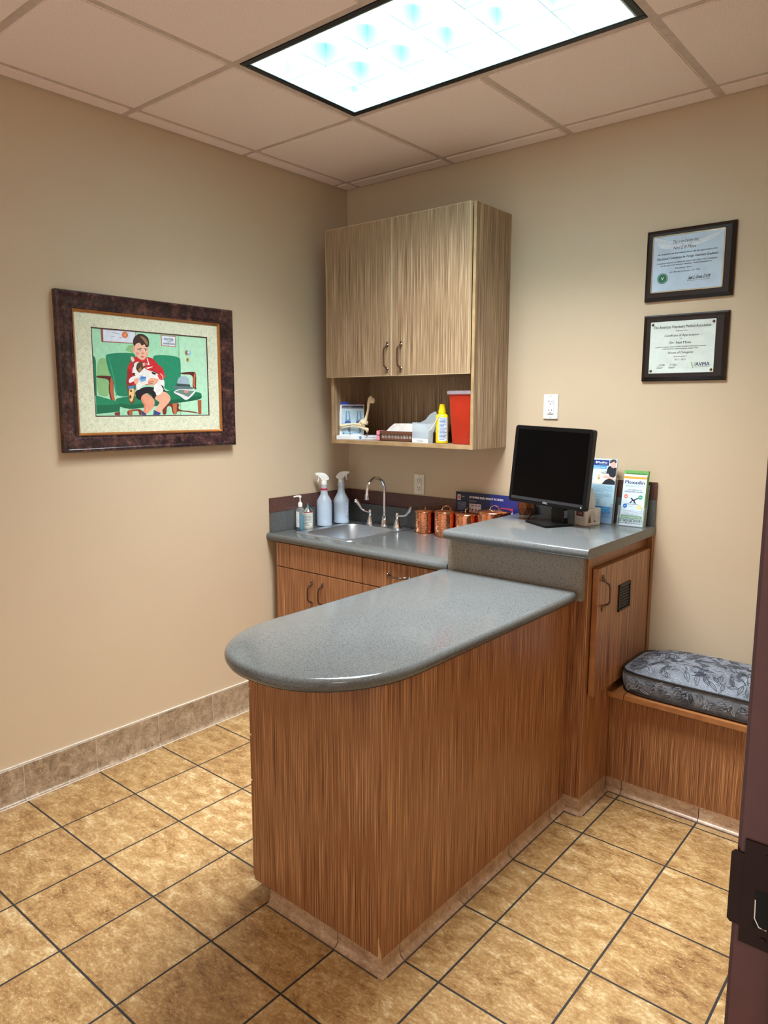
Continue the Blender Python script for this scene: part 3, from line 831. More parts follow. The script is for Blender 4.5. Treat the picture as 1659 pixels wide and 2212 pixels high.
def framemat():
    tt = NT('mottled_mahogany_frame'); f = tt.noise(tt.coord(), 60, 4, 0.7); g = tt.noise(tt.coord(loc=(2, 1, 4)), 22, 3, 0.6)
    m = tt.math('ADD', tt.math('MULTIPLY', f, 0.5), tt.math('MULTIPLY', g, 0.5))
    tt.set(tt.ramp(m, [(0.38, (26, 15, 18)), (0.5, (54, 33, 36)), (0.58, (82, 52, 48)), (0.66, (112, 76, 66))]), 0.2); return tt.m
b = NB()
picture_ring(b, [(0.0, 0.002), (0.0, 0.030), (0.004, 0.036), (0.012, 0.037), (0.020, 0.032), (0.045, 0.024), (0.058, 0.018), (0.062, 0.020), (0.066, 0.020), (0.066, 0.002)])
obj('frame', b, framemat(), t, 25)
b = NB(); picture_ring(b, [(0.066, 0.003), (0.066, 0.0185), (0.070, 0.0185), (0.076, 0.0125), (0.076, 0.003)])
obj('gilt_liner', b, simple('gilt_liner', (176, 118, 62), 0.3, 0.6), t, 25)
def matboard():
    tt = NT('speckled_green_cream_mat'); f = tt.noise(tt.coord(), 70, 5, 0.7, 1.5)
    tt.set(tt.ramp(f, [(0.35, (196, 202, 172)), (0.5, (220, 224, 198)), (0.65, (234, 236, 214))]), 0.7); return tt.m
IY0_, IY1_, IZ0_, IZ1_ = -1.518, -0.958, 1.501, 1.858
b = NB()
for y0, y1, z0_, z1_ in ((PY0+0.07, PY1-0.07, PZ0+0.07, IZ0_), (PY0+0.07, PY1-0.07, IZ1_, PZ1-0.07), (PY0+0.07, IY0_, IZ0_, IZ1_), (IY1_, PY1-0.07, IZ0_, IZ1_)):
    box(b, 0.005, 0.0095, y0, y1, z0_, z1_)
obj('mat_board', b, matboard(), t, 0)
b = NB()
for y0, y1, z0_, z1_ in ((IY0_, IY1_, IZ0_, IZ0_+0.004), (IY0_, IY1_, IZ1_-0.004, IZ1_), (IY0_, IY0_+0.004, IZ0_, IZ1_), (IY1_-0.004, IY1_, IZ0_, IZ1_)):
    box(b, 0.005, 0.0085, y0, y1, z0_, z1_)
obj('inner_mat', b, simple('dark_red_inner_mat', (74, 26, 34), 0.6), t, 0)
D = Decal((0.006, IY0_+0.004, IZ0_+0.004), (0, 1, 0), (0, 0, 1))
AW, AH = IY1_-IY0_-0.008, IZ1_-IZ0_-0.008
ART = [
((168,225,190),[(0.0,1),(1,1),(1,0),(0,0)]),
((150,205,165),[(0.726,0.995),(0.739,0.992),(0.739,0.0),(0.718,0)]),
((185,232,200),[(0.739,0.992),(1.0,1.0),(1,0),(0.735,0)]),
((140,190,130),[(0.034,0.629),(0.07,0.674),(0.105,0.669),(0.131,0.467),(0.115,0.218),(0.021,0.236),(0.018,0.426)]),
((138,190,130),[(0.264,0.77),(0.289,0.833),(0.327,0.846),(0.331,0.742)]),
((150,80,70),[(0.071,0.999),(0.354,0.997),(0.352,0.858),(0.073,0.85)]),
((222,232,248),[(0.09,0.995),(0.351,0.997),(0.349,0.866),(0.089,0.862)]),
((214,120,75),[(0.291,0.956),(0.288,0.939),(0.28,0.924),(0.27,0.915),(0.258,0.914),(0.248,0.92),(0.241,0.933),(0.239,0.95),(0.242,0.967),(0.249,0.982),(0.26,0.991),(0.271,0.993),(0.281,0.986),(0.288,0.973)]),
((235,150,100),[(0.277,0.955),(0.276,0.946),(0.272,0.939),(0.267,0.935),(0.262,0.934),(0.257,0.937),(0.254,0.944),(0.253,0.952),(0.254,0.96),(0.257,0.967),(0.262,0.971),(0.268,0.972),(0.273,0.969),(0.276,0.963)]),
((120,130,170),[(0.158,0.97),(0.221,0.963),(0.221,0.958),(0.158,0.965)]),
((120,130,170),[(0.151,0.924),(0.181,0.922),(0.181,0.918),(0.151,0.92)]),
((120,130,170),[(0.217,0.911),(0.242,0.927),(0.238,0.918),(0.22,0.905)]),
((190,110,100),[(0.572,0.988),(0.71,0.989),(0.706,0.856),(0.572,0.855)]),
((222,236,248),[(0.58,0.98),(0.703,0.979),(0.7,0.863),(0.58,0.864)]),
((20,120,85),[(0.0,0.693),(0.017,0.669),(0.022,0.628),(0.014,0.232),(0.0,0.231)]),
((90,35,30),[(0.019,0.464),(0.131,0.465),(0.152,0.451),(0.154,0.4),(0.148,0.262),(0.159,0.164),(0.12,0.176),(0.109,0.312),(0.121,0.428),(0.019,0.438)]),
((190,95,60),[(0.131,0.454),(0.152,0.447),(0.144,0.262),(0.156,0.203),(0.159,0.164),(0.132,0.176),(0.119,0.313)]),
((25,130,95),[(0.096,0.694),(0.117,0.717),(0.214,0.741),(0.325,0.746),(0.35,0.718),(0.342,0.235),(0.163,0.22),(0.154,0.4),(0.12,0.5)]),
((50,160,120),[(0.118,0.692),(0.124,0.692),(0.163,0.435),(0.176,0.233),(0.166,0.23),(0.154,0.426)]),
((30,140,102),[(0.491,0.727),(0.55,0.744),(0.671,0.744),(0.732,0.727),(0.747,0.691),(0.736,0.314),(0.644,0.301),(0.577,0.334),(0.502,0.599)]),
((90,35,30),[(0.739,0.537),(0.87,0.558),(0.892,0.536),(0.885,0.367),(0.888,0.32),(0.86,0.347),(0.849,0.365),(0.862,0.52),(0.739,0.515)]),
((200,100,65),[(0.87,0.544),(0.889,0.531),(0.873,0.413),(0.881,0.344),(0.856,0.366),(0.86,0.441)]),
((22,125,88),[(0.162,0.211),(0.342,0.235),(0.617,0.309),(0.747,0.314),(0.924,0.294),(0.939,0.257),(0.935,0.2),(0.675,0.151),(0.52,0.125),(0.27,0.067),(0.161,0.134)]),
((15,100,70),[(0.161,0.16),(0.271,0.119),(0.666,0.192),(0.936,0.257),(0.935,0.2),(0.675,0.148),(0.27,0.067),(0.161,0.127)]),
((20,110,78),[(0.006,0.236),(0.192,0.161),(0.198,0.118),(0.19,0.048),(0.004,0.02)]),
((30,135,95),[(0.006,0.236),(0.192,0.161),(0.185,0.135),(0.007,0.122)]),
((125,55,40),[(0.251,0.066),(0.377,0.082),(0.376,0.005),(0.351,0.004),(0.348,0.059),(0.288,0.05),(0.288,0.004),(0.253,0.004)]),
((170,95,60),[(0.264,0.068),(0.298,0.076),(0.295,0.004),(0.272,0.004)]),
((120,50,38),[(0.56,0.126),(0.648,0.146),(0.723,0.152),(0.701,0.064),(0.848,0.048),(0.934,0.009),(0.848,0.029),(0.694,0.053),(0.69,0.007),(0.653,0.007),(0.641,0.118),(0.6,0.108),(0.595,0.006),(0.558,0.006)]),
((190,110,70),[(0.653,0.146),(0.696,0.151),(0.687,0.007),(0.663,0.007)]),
((170,85,50),[(0.895,0.189),(0.933,0.195),(0.928,0.009),(0.898,0.009)]),
((120,50,38),[(0.147,0.035),(0.193,0.048),(0.192,0.003),(0.15,0.003)]),
((235,235,240),[(0.656,0.288),(0.723,0.336),(0.888,0.316),(0.848,0.249),(0.783,0.179),(0.732,0.24)]),
((110,140,130),[(0.677,0.293),(0.729,0.323),(0.866,0.308),(0.808,0.229),(0.746,0.264)]),
((220,140,130),[(0.809,0.298),(0.807,0.29),(0.801,0.284),(0.793,0.28),(0.783,0.279),(0.775,0.283),(0.769,0.289),(0.767,0.297),(0.769,0.305),(0.775,0.312),(0.784,0.315),(0.793,0.316),(0.802,0.313),(0.807,0.306)]),
((95,120,125),[(0.657,0.361),(0.699,0.367),(0.831,0.365),(0.87,0.343),(0.838,0.328),(0.699,0.329),(0.665,0.343)]),
((160,185,200),[(0.699,0.367),(0.711,0.45),(0.735,0.489),(0.784,0.496),(0.815,0.475),(0.831,0.365)]),
((60,75,75),[(0.701,0.399),(0.825,0.392),(0.831,0.363),(0.698,0.365)]),
((232,160,130),[(0.38,0.236),(0.419,0.273),(0.476,0.222),(0.495,0.169),(0.487,0.106),(0.441,0.038),(0.402,0.005),(0.379,0.015),(0.403,0.113),(0.373,0.183)]),
((240,178,150),[(0.489,0.205),(0.529,0.278),(0.576,0.307),(0.629,0.255),(0.642,0.2),(0.614,0.145),(0.573,0.09),(0.525,0.006),(0.473,0.005),(0.52,0.125),(0.541,0.161)]),
((225,140,110),[(0.38,0.228),(0.398,0.166),(0.416,0.113),(0.405,0.005),(0.379,0.015),(0.403,0.113),(0.373,0.183)]),
((60,70,130),[(0.377,0.06),(0.415,0.016),(0.414,0.003),(0.376,0.003)]),
((60,70,130),[(0.483,0.066),(0.545,0.026),(0.532,0.004),(0.473,0.004)]),
((22,22,32),[(0.33,0.296),(0.42,0.353),(0.511,0.34),(0.577,0.334),(0.609,0.281),(0.576,0.298),(0.529,0.278),(0.496,0.214),(0.482,0.2),(0.464,0.257),(0.419,0.273),(0.38,0.236),(0.373,0.183),(0.341,0.2),(0.326,0.252)]),
((200,35,42),[(0.273,0.58),(0.305,0.653),(0.35,0.718),(0.426,0.707),(0.49,0.704),(0.529,0.636),(0.581,0.578),(0.599,0.48),(0.558,0.423),(0.512,0.394),(0.433,0.372),(0.331,0.366),(0.26,0.363),(0.268,0.493)]),
((160,22,32),[(0.269,0.563),(0.297,0.548),(0.311,0.47),(0.319,0.366),(0.25,0.362),(0.268,0.476)]),
((160,22,32),[(0.482,0.57),(0.533,0.52),(0.553,0.495),(0.5,0.518)]),
((240,225,225),[(0.438,0.695),(0.446,0.696),(0.462,0.622),(0.454,0.611)]),
((240,225,225),[(0.454,0.611),(0.462,0.622),(0.431,0.633),(0.43,0.626)]),
((240,225,225),[(0.427,0.579),(0.489,0.599),(0.487,0.592),(0.443,0.563)]),
((232,165,140),[(0.356,0.727),(0.433,0.734),(0.425,0.681),(0.399,0.663),(0.362,0.693)]),
((242,190,165),[(0.336,0.839),(0.378,0.878),(0.454,0.869),(0.461,0.808),(0.452,0.745),(0.432,0.699),(0.4,0.671),(0.362,0.693),(0.341,0.743)]),
((235,170,145),[(0.345,0.796),(0.343,0.78),(0.34,0.767),(0.335,0.759),(0.33,0.759),(0.326,0.765),(0.323,0.778),(0.322,0.793),(0.324,0.809),(0.327,0.823),(0.332,0.83),(0.337,0.831),(0.341,0.824),(0.344,0.812)]),
((235,150,135),[(0.375,0.742),(0.373,0.732),(0.369,0.724),(0.363,0.719),(0.356,0.718),(0.35,0.722),(0.346,0.729),(0.344,0.739),(0.346,0.749),(0.35,0.757),(0.357,0.762),(0.363,0.763),(0.369,0.759),(0.373,0.752)]),
((240,165,150),[(0.451,0.741),(0.449,0.732),(0.446,0.725),(0.441,0.721),(0.436,0.72),(0.432,0.724),(0.429,0.73),(0.428,0.738),(0.429,0.747),(0.432,0.754),(0.437,0.758),(0.442,0.759),(0.447,0.755),(0.45,0.749)]),
((62,42,32),[(0.327,0.881),(0.338,0.934),(0.379,0.983),(0.424,0.98),(0.462,0.941),(0.468,0.871),(0.459,0.83),(0.434,0.823),(0.428,0.866),(0.402,0.837),(0.384,0.879),(0.352,0.858),(0.34,0.822),(0.33,0.847)]),
((150,115,80),[(0.385,0.958),(0.43,0.946),(0.455,0.896),(0.457,0.852),(0.441,0.859),(0.416,0.909)]),
((40,28,24),[(0.361,0.798),(0.399,0.812),(0.399,0.805),(0.364,0.787)]),
((40,28,24),[(0.418,0.812),(0.45,0.805),(0.448,0.796),(0.42,0.804)]),
((250,250,250),[(0.394,0.787),(0.393,0.783),(0.389,0.78),(0.385,0.778),(0.38,0.778),(0.375,0.779),(0.372,0.781),(0.371,0.785),(0.372,0.788),(0.375,0.791),(0.38,0.793),(0.385,0.794),(0.39,0.793),(0.393,0.79)]),
((40,30,30),[(0.391,0.788),(0.39,0.784),(0.388,0.781),(0.386,0.779),(0.384,0.779),(0.381,0.78),(0.38,0.783),(0.379,0.786),(0.38,0.79),(0.382,0.793),(0.384,0.794),(0.386,0.795),(0.389,0.793),(0.39,0.791)]),
((250,250,250),[(0.441,0.788),(0.44,0.785),(0.437,0.782),(0.433,0.78),(0.429,0.779),(0.424,0.78),(0.422,0.783),(0.421,0.786),(0.422,0.79),(0.425,0.793),(0.429,0.795),(0.433,0.795),(0.437,0.794),(0.44,0.792)]),
((40,30,30),[(0.438,0.789),(0.437,0.785),(0.436,0.782),(0.433,0.781),(0.431,0.78),(0.429,0.782),(0.427,0.784),(0.426,0.788),(0.427,0.791),(0.429,0.794),(0.431,0.796),(0.434,0.796),(0.436,0.795),(0.437,0.792)]),
((225,145,125),[(0.42,0.751),(0.419,0.745),(0.415,0.741),(0.41,0.738),(0.404,0.737),(0.399,0.739),(0.396,0.743),(0.395,0.748),(0.396,0.754),(0.399,0.758),(0.405,0.761),(0.41,0.762),(0.415,0.76),(0.419,0.756)]),
((190,75,75),[(0.384,0.708),(0.404,0.718),(0.423,0.709),(0.403,0.698)]),
((120,70,40),[(0.25,0.362),(0.319,0.366),(0.33,0.305),(0.315,0.146),(0.281,0.137),(0.267,0.224),(0.262,0.319)]),
((235,195,130),[(0.277,0.32),(0.318,0.326),(0.325,0.296),(0.303,0.172),(0.281,0.163),(0.272,0.233)]),
((70,40,30),[(0.303,0.295),(0.301,0.29),(0.299,0.285),(0.295,0.283),(0.29,0.282),(0.286,0.285),(0.284,0.289),(0.283,0.294),(0.284,0.299),(0.287,0.304),(0.291,0.306),(0.295,0.307),(0.299,0.304),(0.302,0.3)]),
((70,40,30),[(0.293,0.225),(0.292,0.215),(0.289,0.207),(0.285,0.202),(0.282,0.202),(0.278,0.206),(0.276,0.214),(0.275,0.224),(0.276,0.234),(0.279,0.242),(0.282,0.246),(0.286,0.247),(0.29,0.242),(0.292,0.234)]),
((80,130,190),[(0.269,0.346),(0.319,0.357),(0.318,0.326),(0.274,0.315)]),
((240,240,238),[(0.323,0.619),(0.361,0.653),(0.399,0.626),(0.423,0.557),(0.514,0.528),(0.579,0.451),(0.591,0.398),(0.576,0.307),(0.542,0.251),(0.509,0.241),(0.503,0.286),(0.484,0.303),(0.498,0.366),(0.433,0.389),(0.382,0.351),(0.368,0.311),(0.343,0.31),(0.334,0.358),(0.345,0.411),(0.313,0.409),(0.288,0.386),(0.273,0.407),(0.295,0.46),(0.346,0.481),(0.315,0.497),(0.309,0.514)]),
((90,60,45),[(0.358,0.635),(0.386,0.647),(0.425,0.645),(0.427,0.593),(0.398,0.555),(0.372,0.509),(0.353,0.534),(0.341,0.568)]),
((175,120,80),[(0.36,0.552),(0.386,0.589),(0.391,0.555),(0.378,0.518)]),
((235,210,195),[(0.303,0.705),(0.324,0.698),(0.336,0.66),(0.317,0.636),(0.304,0.67)]),
((120,80,60),[(0.314,0.632),(0.33,0.646),(0.326,0.585),(0.317,0.567)]),
((215,170,150),[(0.399,0.634),(0.421,0.641),(0.427,0.61),(0.405,0.591)]),
((25,22,25),[(0.335,0.501),(0.333,0.495),(0.33,0.49),(0.325,0.487),(0.319,0.487),(0.314,0.489),(0.311,0.493),(0.31,0.499),(0.311,0.505),(0.315,0.509),(0.32,0.512),(0.325,0.513),(0.33,0.51),(0.334,0.506)]),
((25,20,22),[(0.365,0.563),(0.364,0.559),(0.362,0.555),(0.358,0.552),(0.355,0.552),(0.351,0.554),(0.349,0.557),(0.348,0.562),(0.349,0.567),(0.352,0.57),(0.355,0.573),(0.359,0.573),(0.362,0.571),(0.364,0.568)]),
((30,28,30),[(0.475,0.534),(0.517,0.519),(0.507,0.496),(0.481,0.508)]),
((30,28,30),[(0.554,0.378),(0.577,0.361),(0.583,0.307),(0.57,0.334)]),
((120,170,220),[(0.364,0.438),(0.384,0.484),(0.428,0.464),(0.424,0.424),(0.383,0.404)]),
((70,120,190),[(0.38,0.461),(0.428,0.473),(0.422,0.451),(0.383,0.44)]),
((238,172,145),[(0.434,0.416),(0.467,0.462),(0.493,0.455),(0.542,0.449),(0.525,0.403),(0.491,0.366),(0.446,0.372)]),
((120,60,50),[(0.447,0.408),(0.492,0.419),(0.492,0.414),(0.447,0.401)]),
((120,60,50),[(0.446,0.388),(0.485,0.394),(0.485,0.389),(0.449,0.381)]),
((238,172,145),[(0.32,0.436),(0.358,0.456),(0.364,0.421),(0.344,0.376),(0.325,0.384)]),
((215,60,60),[(0.526,0.493),(0.58,0.533),(0.599,0.48),(0.568,0.433),(0.542,0.445)]),
((240,225,225),[(0.55,0.517),(0.554,0.522),(0.582,0.474),(0.572,0.447),(0.568,0.451),(0.576,0.474)]),
((150,110,60),[(0.823,0.795),(0.821,0.781),(0.816,0.77),(0.809,0.763),(0.802,0.762),(0.795,0.768),(0.791,0.778),(0.789,0.792),(0.791,0.806),(0.796,0.817),(0.803,0.824),(0.81,0.824),(0.817,0.819),(0.821,0.809)]),
((150,195,225),[(0.847,0.793),(0.845,0.779),(0.84,0.768),(0.833,0.761),(0.825,0.76),(0.817,0.765),(0.812,0.776),(0.811,0.789),(0.813,0.803),(0.818,0.815),(0.825,0.821),(0.834,0.822),(0.841,0.817),(0.846,0.806)]),
((225,240,250),[(0.833,0.801),(0.832,0.795),(0.83,0.79),(0.827,0.787),(0.823,0.787),(0.82,0.789),(0.817,0.794),(0.816,0.799),(0.817,0.805),(0.82,0.81),(0.823,0.812),(0.827,0.813),(0.83,0.811),(0.833,0.806)]),
((190,160,90),[(0.826,0.706),(0.824,0.694),(0.82,0.685),(0.814,0.679),(0.808,0.679),(0.803,0.683),(0.799,0.692),(0.798,0.703),(0.799,0.715),(0.803,0.724),(0.809,0.729),(0.815,0.73),(0.821,0.725),(0.824,0.717)]),
((80,60,30),[(0.816,0.705),(0.815,0.7),(0.814,0.696),(0.812,0.694),(0.811,0.693),(0.809,0.695),(0.808,0.699),(0.807,0.704),(0.808,0.709),(0.809,0.713),(0.811,0.715),(0.813,0.715),(0.814,0.713),(0.815,0.71)]),
]

def rounded(pts, it=2):
    for _ in range(it):
        q = []
        for a, c in zip(pts, pts[1:]+pts[:1]): q += [(a[0]*0.78+c[0]*0.22, a[1]*0.78+c[1]*0.22), (a[0]*0.22+c[0]*0.78, a[1]*0.22+c[1]*0.78)]
        pts = q
    return pts
for i, (c, pts) in enumerate(ART):
    if len(pts) >= 6: pts = rounded(pts)
    D.poly(tuple(c), [(u*AW, v*AH) for u, v in pts], 0.0002+i*0.00001)
D.text((70, 90, 120), 'DOCTOR', 0.642*AW, 0.930*AH, 0.013, 0.046, l=0.0016, bold=0.02)
D.text((70, 90, 120), 'IS IN', 0.645*AW, 0.908*AH, 0.007, 0.017, l=0.0016)
D.text((70, 90, 120), 'PLEASE BE SEATED', 0.645*AW, 0.880*AH, 0.009, 0.058, l=0.0016, bold=0.02)
D.build('print', t)

# ---- certificates on the back wall (face -y)
def plaque(name, label, x0, x1, z0_, z1_, bev, wood):
    t = thing(name, label, 'certificate', ((x0+x1)/2, 0, z0_))
    b = NB(); w = bev
    R = [[Vector((x0, -0.0005, z0_)), Vector((x1, -0.0005, z0_)), Vector((x1, -0.0005, z1_)), Vector((x0, -0.0005, z1_))]]
    for ins, dd in ((0, 0.010), (w*0.35, 0.0125), (w*0.45, 0.0155), (w, 0.021)):
        R.append([Vector((x0+ins, -dd, z0_+ins)), Vector((x1-ins, -dd, z0_+ins)), Vector((x1-ins, -dd, z1_-ins)), Vector((x0+ins, -dd, z1_-ins))])
    loft(b, R); obj('backing_board', b, wood, t, 25)
    return t
def darkwood():
    tt = NT('dark_walnut_plaque'); f = tt.noise(tt.coord((1, 1, 14)), 30, 4, 0.6)
    tt.set(tt.ramp(f, [(0.35, (17, 11, 11)), (0.65, (36, 23, 20))]), 0.25); return tt.m
M_PLAQ = darkwood(); INK = (52, 58, 74)
t = plaque('framed_certificate', 'upper dark-framed certificate with pale blue paper, green seal and silver edge', 1.672, 2.012, 1.972, 2.248, 0.014, M_PLAQ)
x0, x1, z0_, z1_ = 1.699, 1.977, 2.003, 2.224
b = NB()
for a0, a1, c0, c1 in ((x0, x1, z0_, z0_+0.005), (x0, x1, z1_-0.005, z1_), (x0, x0+0.005, z0_, z1_), (x1-0.005, x1, z0_, z1_)): box(b, a0, a1, -0.024, -0.0205, c0, c1, 0.001, 1)
obj('silver_edging', b, simple('silver_gold_edging', (200, 190, 165), 0.2, 1.0), t, 30)
x0 += 0.005; x1 -= 0.005; z0_ += 0.005; z1_ -= 0.005; W, H = x1-x0, z1_-z0_
b = NB(); box(b, x0, x1, -0.0225, -0.0208, z0_, z1_); obj('paper', b, simple('pale_blue_certificate_paper', (188, 208, 228), 0.35, 0, 0.04, 12), t, 0)
D = Decal((x0, -0.0225, z0_), (1, 0, 0), (0, 0, 1))
SW = [(0.0, 1.0), (0.02, 0.95), (0.10, 0.80), (0.30, 0.745), (0.5, 0.755), (0.70, 0.80), (0.85, 0.86), (1.0, 0.985), (1.0, 1.0), (0.94, 0.965), (0.7, 0.88), (0.5, 0.865), (0.25, 0.90), (0.08, 0.975)]
D.poly((214, 224, 236), [(u*W, v*H) for u, v in SW], 0.0002)
D.poly((198, 212, 228), [(0.04*W, 0.93*H), (0.2*W, 0.85*H), (0.5*W, 0.80*H), (0.8*W, 0.86*H), (0.97*W, 0.96*H), (0.8*W, 0.88*H), (0.5*W, 0.83*H), (0.2*W, 0.875*H)], 0.0003)
D.text(INK, 'This is to Certify that', 0.46*W, 0.855*H, 0.017, 0.100, shear=0.3)
D.text(INK, 'Neil E B Moss', 0.45*W, 0.745*H, 0.017, 0.086, shear=0.3)
D.text(INK, 'has complied on the date indicated below with the requirements of the', 0.49*W, 0.665*H, 0.0095, 0.226, shear=0.3, bold=0.01)
D.text(INK, 'Educational Commission for Foreign Veterinary Graduates', 0.49*W, 0.575*H, 0.014, 0.232, shear=0.35, bold=0.01)
D.text(INK, 'In testimony whereof we affixed the names of the Chair of this Commission', 0.49*W, 0.500*H, 0.0085, 0.230, shear=0.3, bold=0.01)
D.text(INK, 'and the seal of the American Veterinary Medical Association at', 0.48*W, 0.455*H, 0.0085, 0.196, shear=0.3, bold=0.01)
D.text(INK, 'Schaumburg, Illinois', 0.45*W, 0.390*H, 0.009, 0.064, shear=0.3)
D.text(INK, 'this 18th day of October, A.D. 1996', 0.47*W, 0.325*H, 0.009, 0.116, shear=0.3)
D.text(INK, 'Jean L. Green, D.V.M.', 0.68*W, 0.175*H, 0.020, 0.082, shear=0.4, bold=0.02)
D.rect(INK, 0.52*W, 0.150*H, 0.84*W, 0.154*H)
D.circ((22, 104, 74), 0.155*W, 0.235*H, 0.0205, 0.0006, 32); D.circ((205, 222, 214), 0.155*W, 0.235*H, 0.0172, 0.0008, 32); D.circ((22, 104, 74), 0.155*W, 0.235*H, 0.0163, 0.0010, 32)
D.text((225, 235, 230), 'V', 0.155*W, 0.205*H, 0.018, None, l=0.0013, bold=0.03)
D.build('printing', t)

t = plaque('wooden_plaque', 'lower dark wood plaque with white certificate pinned at its four corners', 1.676, 2.007, 1.652, 1.917, 0.016, M_PLAQ)
x0, x1, z0_, z1_ = 1.709, 1.963, 1.683, 1.888; W, H = x1-x0, z1_-z0_
b = NB(); box(b, x0, x1, -0.0235, -0.0208, z0_, z1_, 0.0008, 1); obj('certificate_plate', b, simple('pale_green_certificate_plate', (214, 226, 220), 0.3, 0, 0.02), t, 0)
D = Decal((x0, -0.0235, z0_), (1, 0, 0), (0, 0, 1)); I2 = (60, 66, 66)
D.text(I2, 'The American Veterinary Medical Association', 0.49*W, 0.865*H, 0.0165, 0.222, bold=0.015)
D.text(I2, 'Presents this', 0.49*W, 0.800*H, 0.008, 0.044, shear=0.3)
D.text(I2, 'Certificate of Appreciation', 0.49*W, 0.705*H, 0.0125, 0.134, shear=0.15, bold=0.01)
D.text(I2, 'to', 0.49*W, 0.650*H, 0.007, None)
D.text(I2, 'Dr. Neil Moss', 0.48*W, 0.565*H, 0.0135, 0.082, bold=0.02)
D.text(I2, 'in grateful recognition of time and effort devoted to advancing the veterinary', 0.48*W, 0.500*H, 0.0068, 0.198, bold=0.01)
D.text(I2, 'medical profession while serving as a member of the', 0.48*W, 0.460*H, 0.0068, 0.136, bold=0.01)
D.text(I2, 'House of Delegates', 0.49*W, 0.375*H, 0.0125, 0.098, shear=0.2)
D.text(I2, 'during the period of', 0.49*W, 0.310*H, 0.007, 0.052)
D.text(I2, '2011 - 2015', 0.49*W, 0.245*H, 0.009, 0.044)
for u in (0.13, 0.32):
    D.rect(I2, u*W, 0.14*H, (u+0.14)*W, 0.143*H); D.text(I2, 'J. R. Allen' if u < 0.2 else 'R. Taylor', (u+0.07)*W, 0.150*H, 0.010, 0.026, shear=0.5)
    D.rect(I2, u*W, 0.11*H, (u+0.10)*W, 0.117*H); D.rect(I2, u*W, 0.09*H, (u+0.08)*W, 0.096*H)
D.text((34, 52, 96), 'AVMA', 0.835*W, 0.125*H, 0.021, 0.054, bold=0.03)
D.poly((130, 170, 90), [(0.66*W, 0.20*H), (0.675*W, 0.20*H), (0.695*W, 0.10*H), (0.69*W, 0.07*H)]); D.poly((130, 170, 90), [(0.72*W, 0.20*H), (0.735*W, 0.20*H), (0.70*W, 0.10*H), (0.695*W, 0.07*H)])
D.rect(I2, 0.73*W, 0.102*H, 0.94*W, 0.106*H); D.build('printing', t)
for sx_ in (0.035, 0.965):
    for sz_ in (0.05, 0.95):
        b = NB(); lathe(b, [(0.0055, 0), (0.005, 0.002), (0.003, 0.0042), (0, 0.005)], 16, mat=frame_mat((x0+sx_*W, -0.0235, z0_+sz_*H), (1, 0, 0), (0, 0, 1)))
        obj('corner_tack', b, simple('antique_brass_tack', (120, 105, 85), 0.25, 1.0), t)

# ---- electrical outlets
M_SCREW = simple('plate_screw', (170, 170, 165), 0.4)
def outlet(name, label, x0, x1, z0_, z1_, mat, slot_rot):
    t = thing(name, label, 'outlet', ((x0+x1)/2, 0, z0_)); xc, zc = (x0+x1)/2, (z0_+z1_)/2
    b = NB(); box(b, x0, x1, -0.0065, -0.0005, z0_, z1_, 0.002, 2); obj('cover_plate', b, mat, t)
    b = NB(); box(b, xc-0.0168, xc+0.0168, -0.0095, -0.006, zc-0.0335, zc+0.0335, 0.0015, 2); rc = obj('receptacle', b, mat, t)
    for s in (-1, 1):
        b = NB(); zz = zc+s*0.0195
        box(b, xc-0.0085, xc-0.0065, -0.0099, -0.0094, zz-0.001, zz+0.0085); box(b, xc+0.0065, xc+0.0085, -0.0099, -0.0094, zz-0.0005, zz+0.0075)
        box(b, xc-0.0085, xc-0.0035, -0.0099, -0.0094, zz+0.003, zz+0.0045)
        lathe(b, [(0.0026, 0), (0.0026, 0.0005), (0, 0.0005)], 12, mat=frame_mat((xc, -0.0094, zz-0.0075), (1, 0, 0), (0, 0, 1)))
        obj('socket_holes', b, M_SLOT, rc, 0)
    for s in (-1, 1):
        b = NB(); lathe(b, [(0.003, 0), (0.003, 0.0006), (0, 0.001)], 12, mat=frame_mat((xc, -0.0065, zc+s*0.0485), (1, 0, 0), (0, 0, 1)))
        obj('screw', b, M_SCREW, t)
outlet('wall_outlet', 'white duplex outlet on the back wall directly above the computer monitor', 1.226, 1.298, 1.490, 1.603, M_WHITEP, 0)
outlet('wall_outlet', 'ivory duplex outlet under the wall cabinet, beside the faucet', 0.478, 0.547, 1.084, 1.190, M_IVORY, 0)

# ================================================================== on the wall cabinet's open shelf
SH = 1.3722
t = thing('joint_display_card', 'white veterinary joint chart stand with white base at the left of the shelf', 'display stand', (0.22, -0.16, SH))
B1, B2, B3 = Vector((0.178, -0.270, 0)), Vector((0.282, -0.236, 0)), Vector((0.372, -0.140, 0))
b = NB(); poly = [(0.176, -0.284), (0.276, -0.246), (0.352, -0.150), (0.300, -0.100), (0.176, -0.110)]
prism(b, poly, 'z', SH, SH+0.022, bev=0.002); obj('base', b, M_WHITEC, t, 30)
p0, p1 = Vector((0.178, -0.262, SH+0.022)), Vector((0.282, -0.186, SH+0.022))
r_ = (p1-p0).normalized(); nb = Vector((r_.y, -r_.x, 0)); upc = (Vector((0, 0, 1))-nb*0.12).normalized(); CW, CH = (p1-p0).length, 0.160
m = frame_mat(p0, r_, upc)
b = NB(); box(b, 0, CW, 0, CH, -0.004, 0.0, mat=m); obj('chart_card', b, M_WHITEC, t, 0)
b = NB(); box(b, 0.002, CW*0.33, CH, CH+0.016, -0.003, -0.001, mat=m); obj('blue_tab', b, flat((20, 60, 170)), t, 0)
b = NB(); box(b, CW*0.34, CW*0.66, CH-0.002, CH+0.010, -0.002, 0.0, mat=m); obj('purple_tab', b, flat((38, 24, 66)), t, 0)
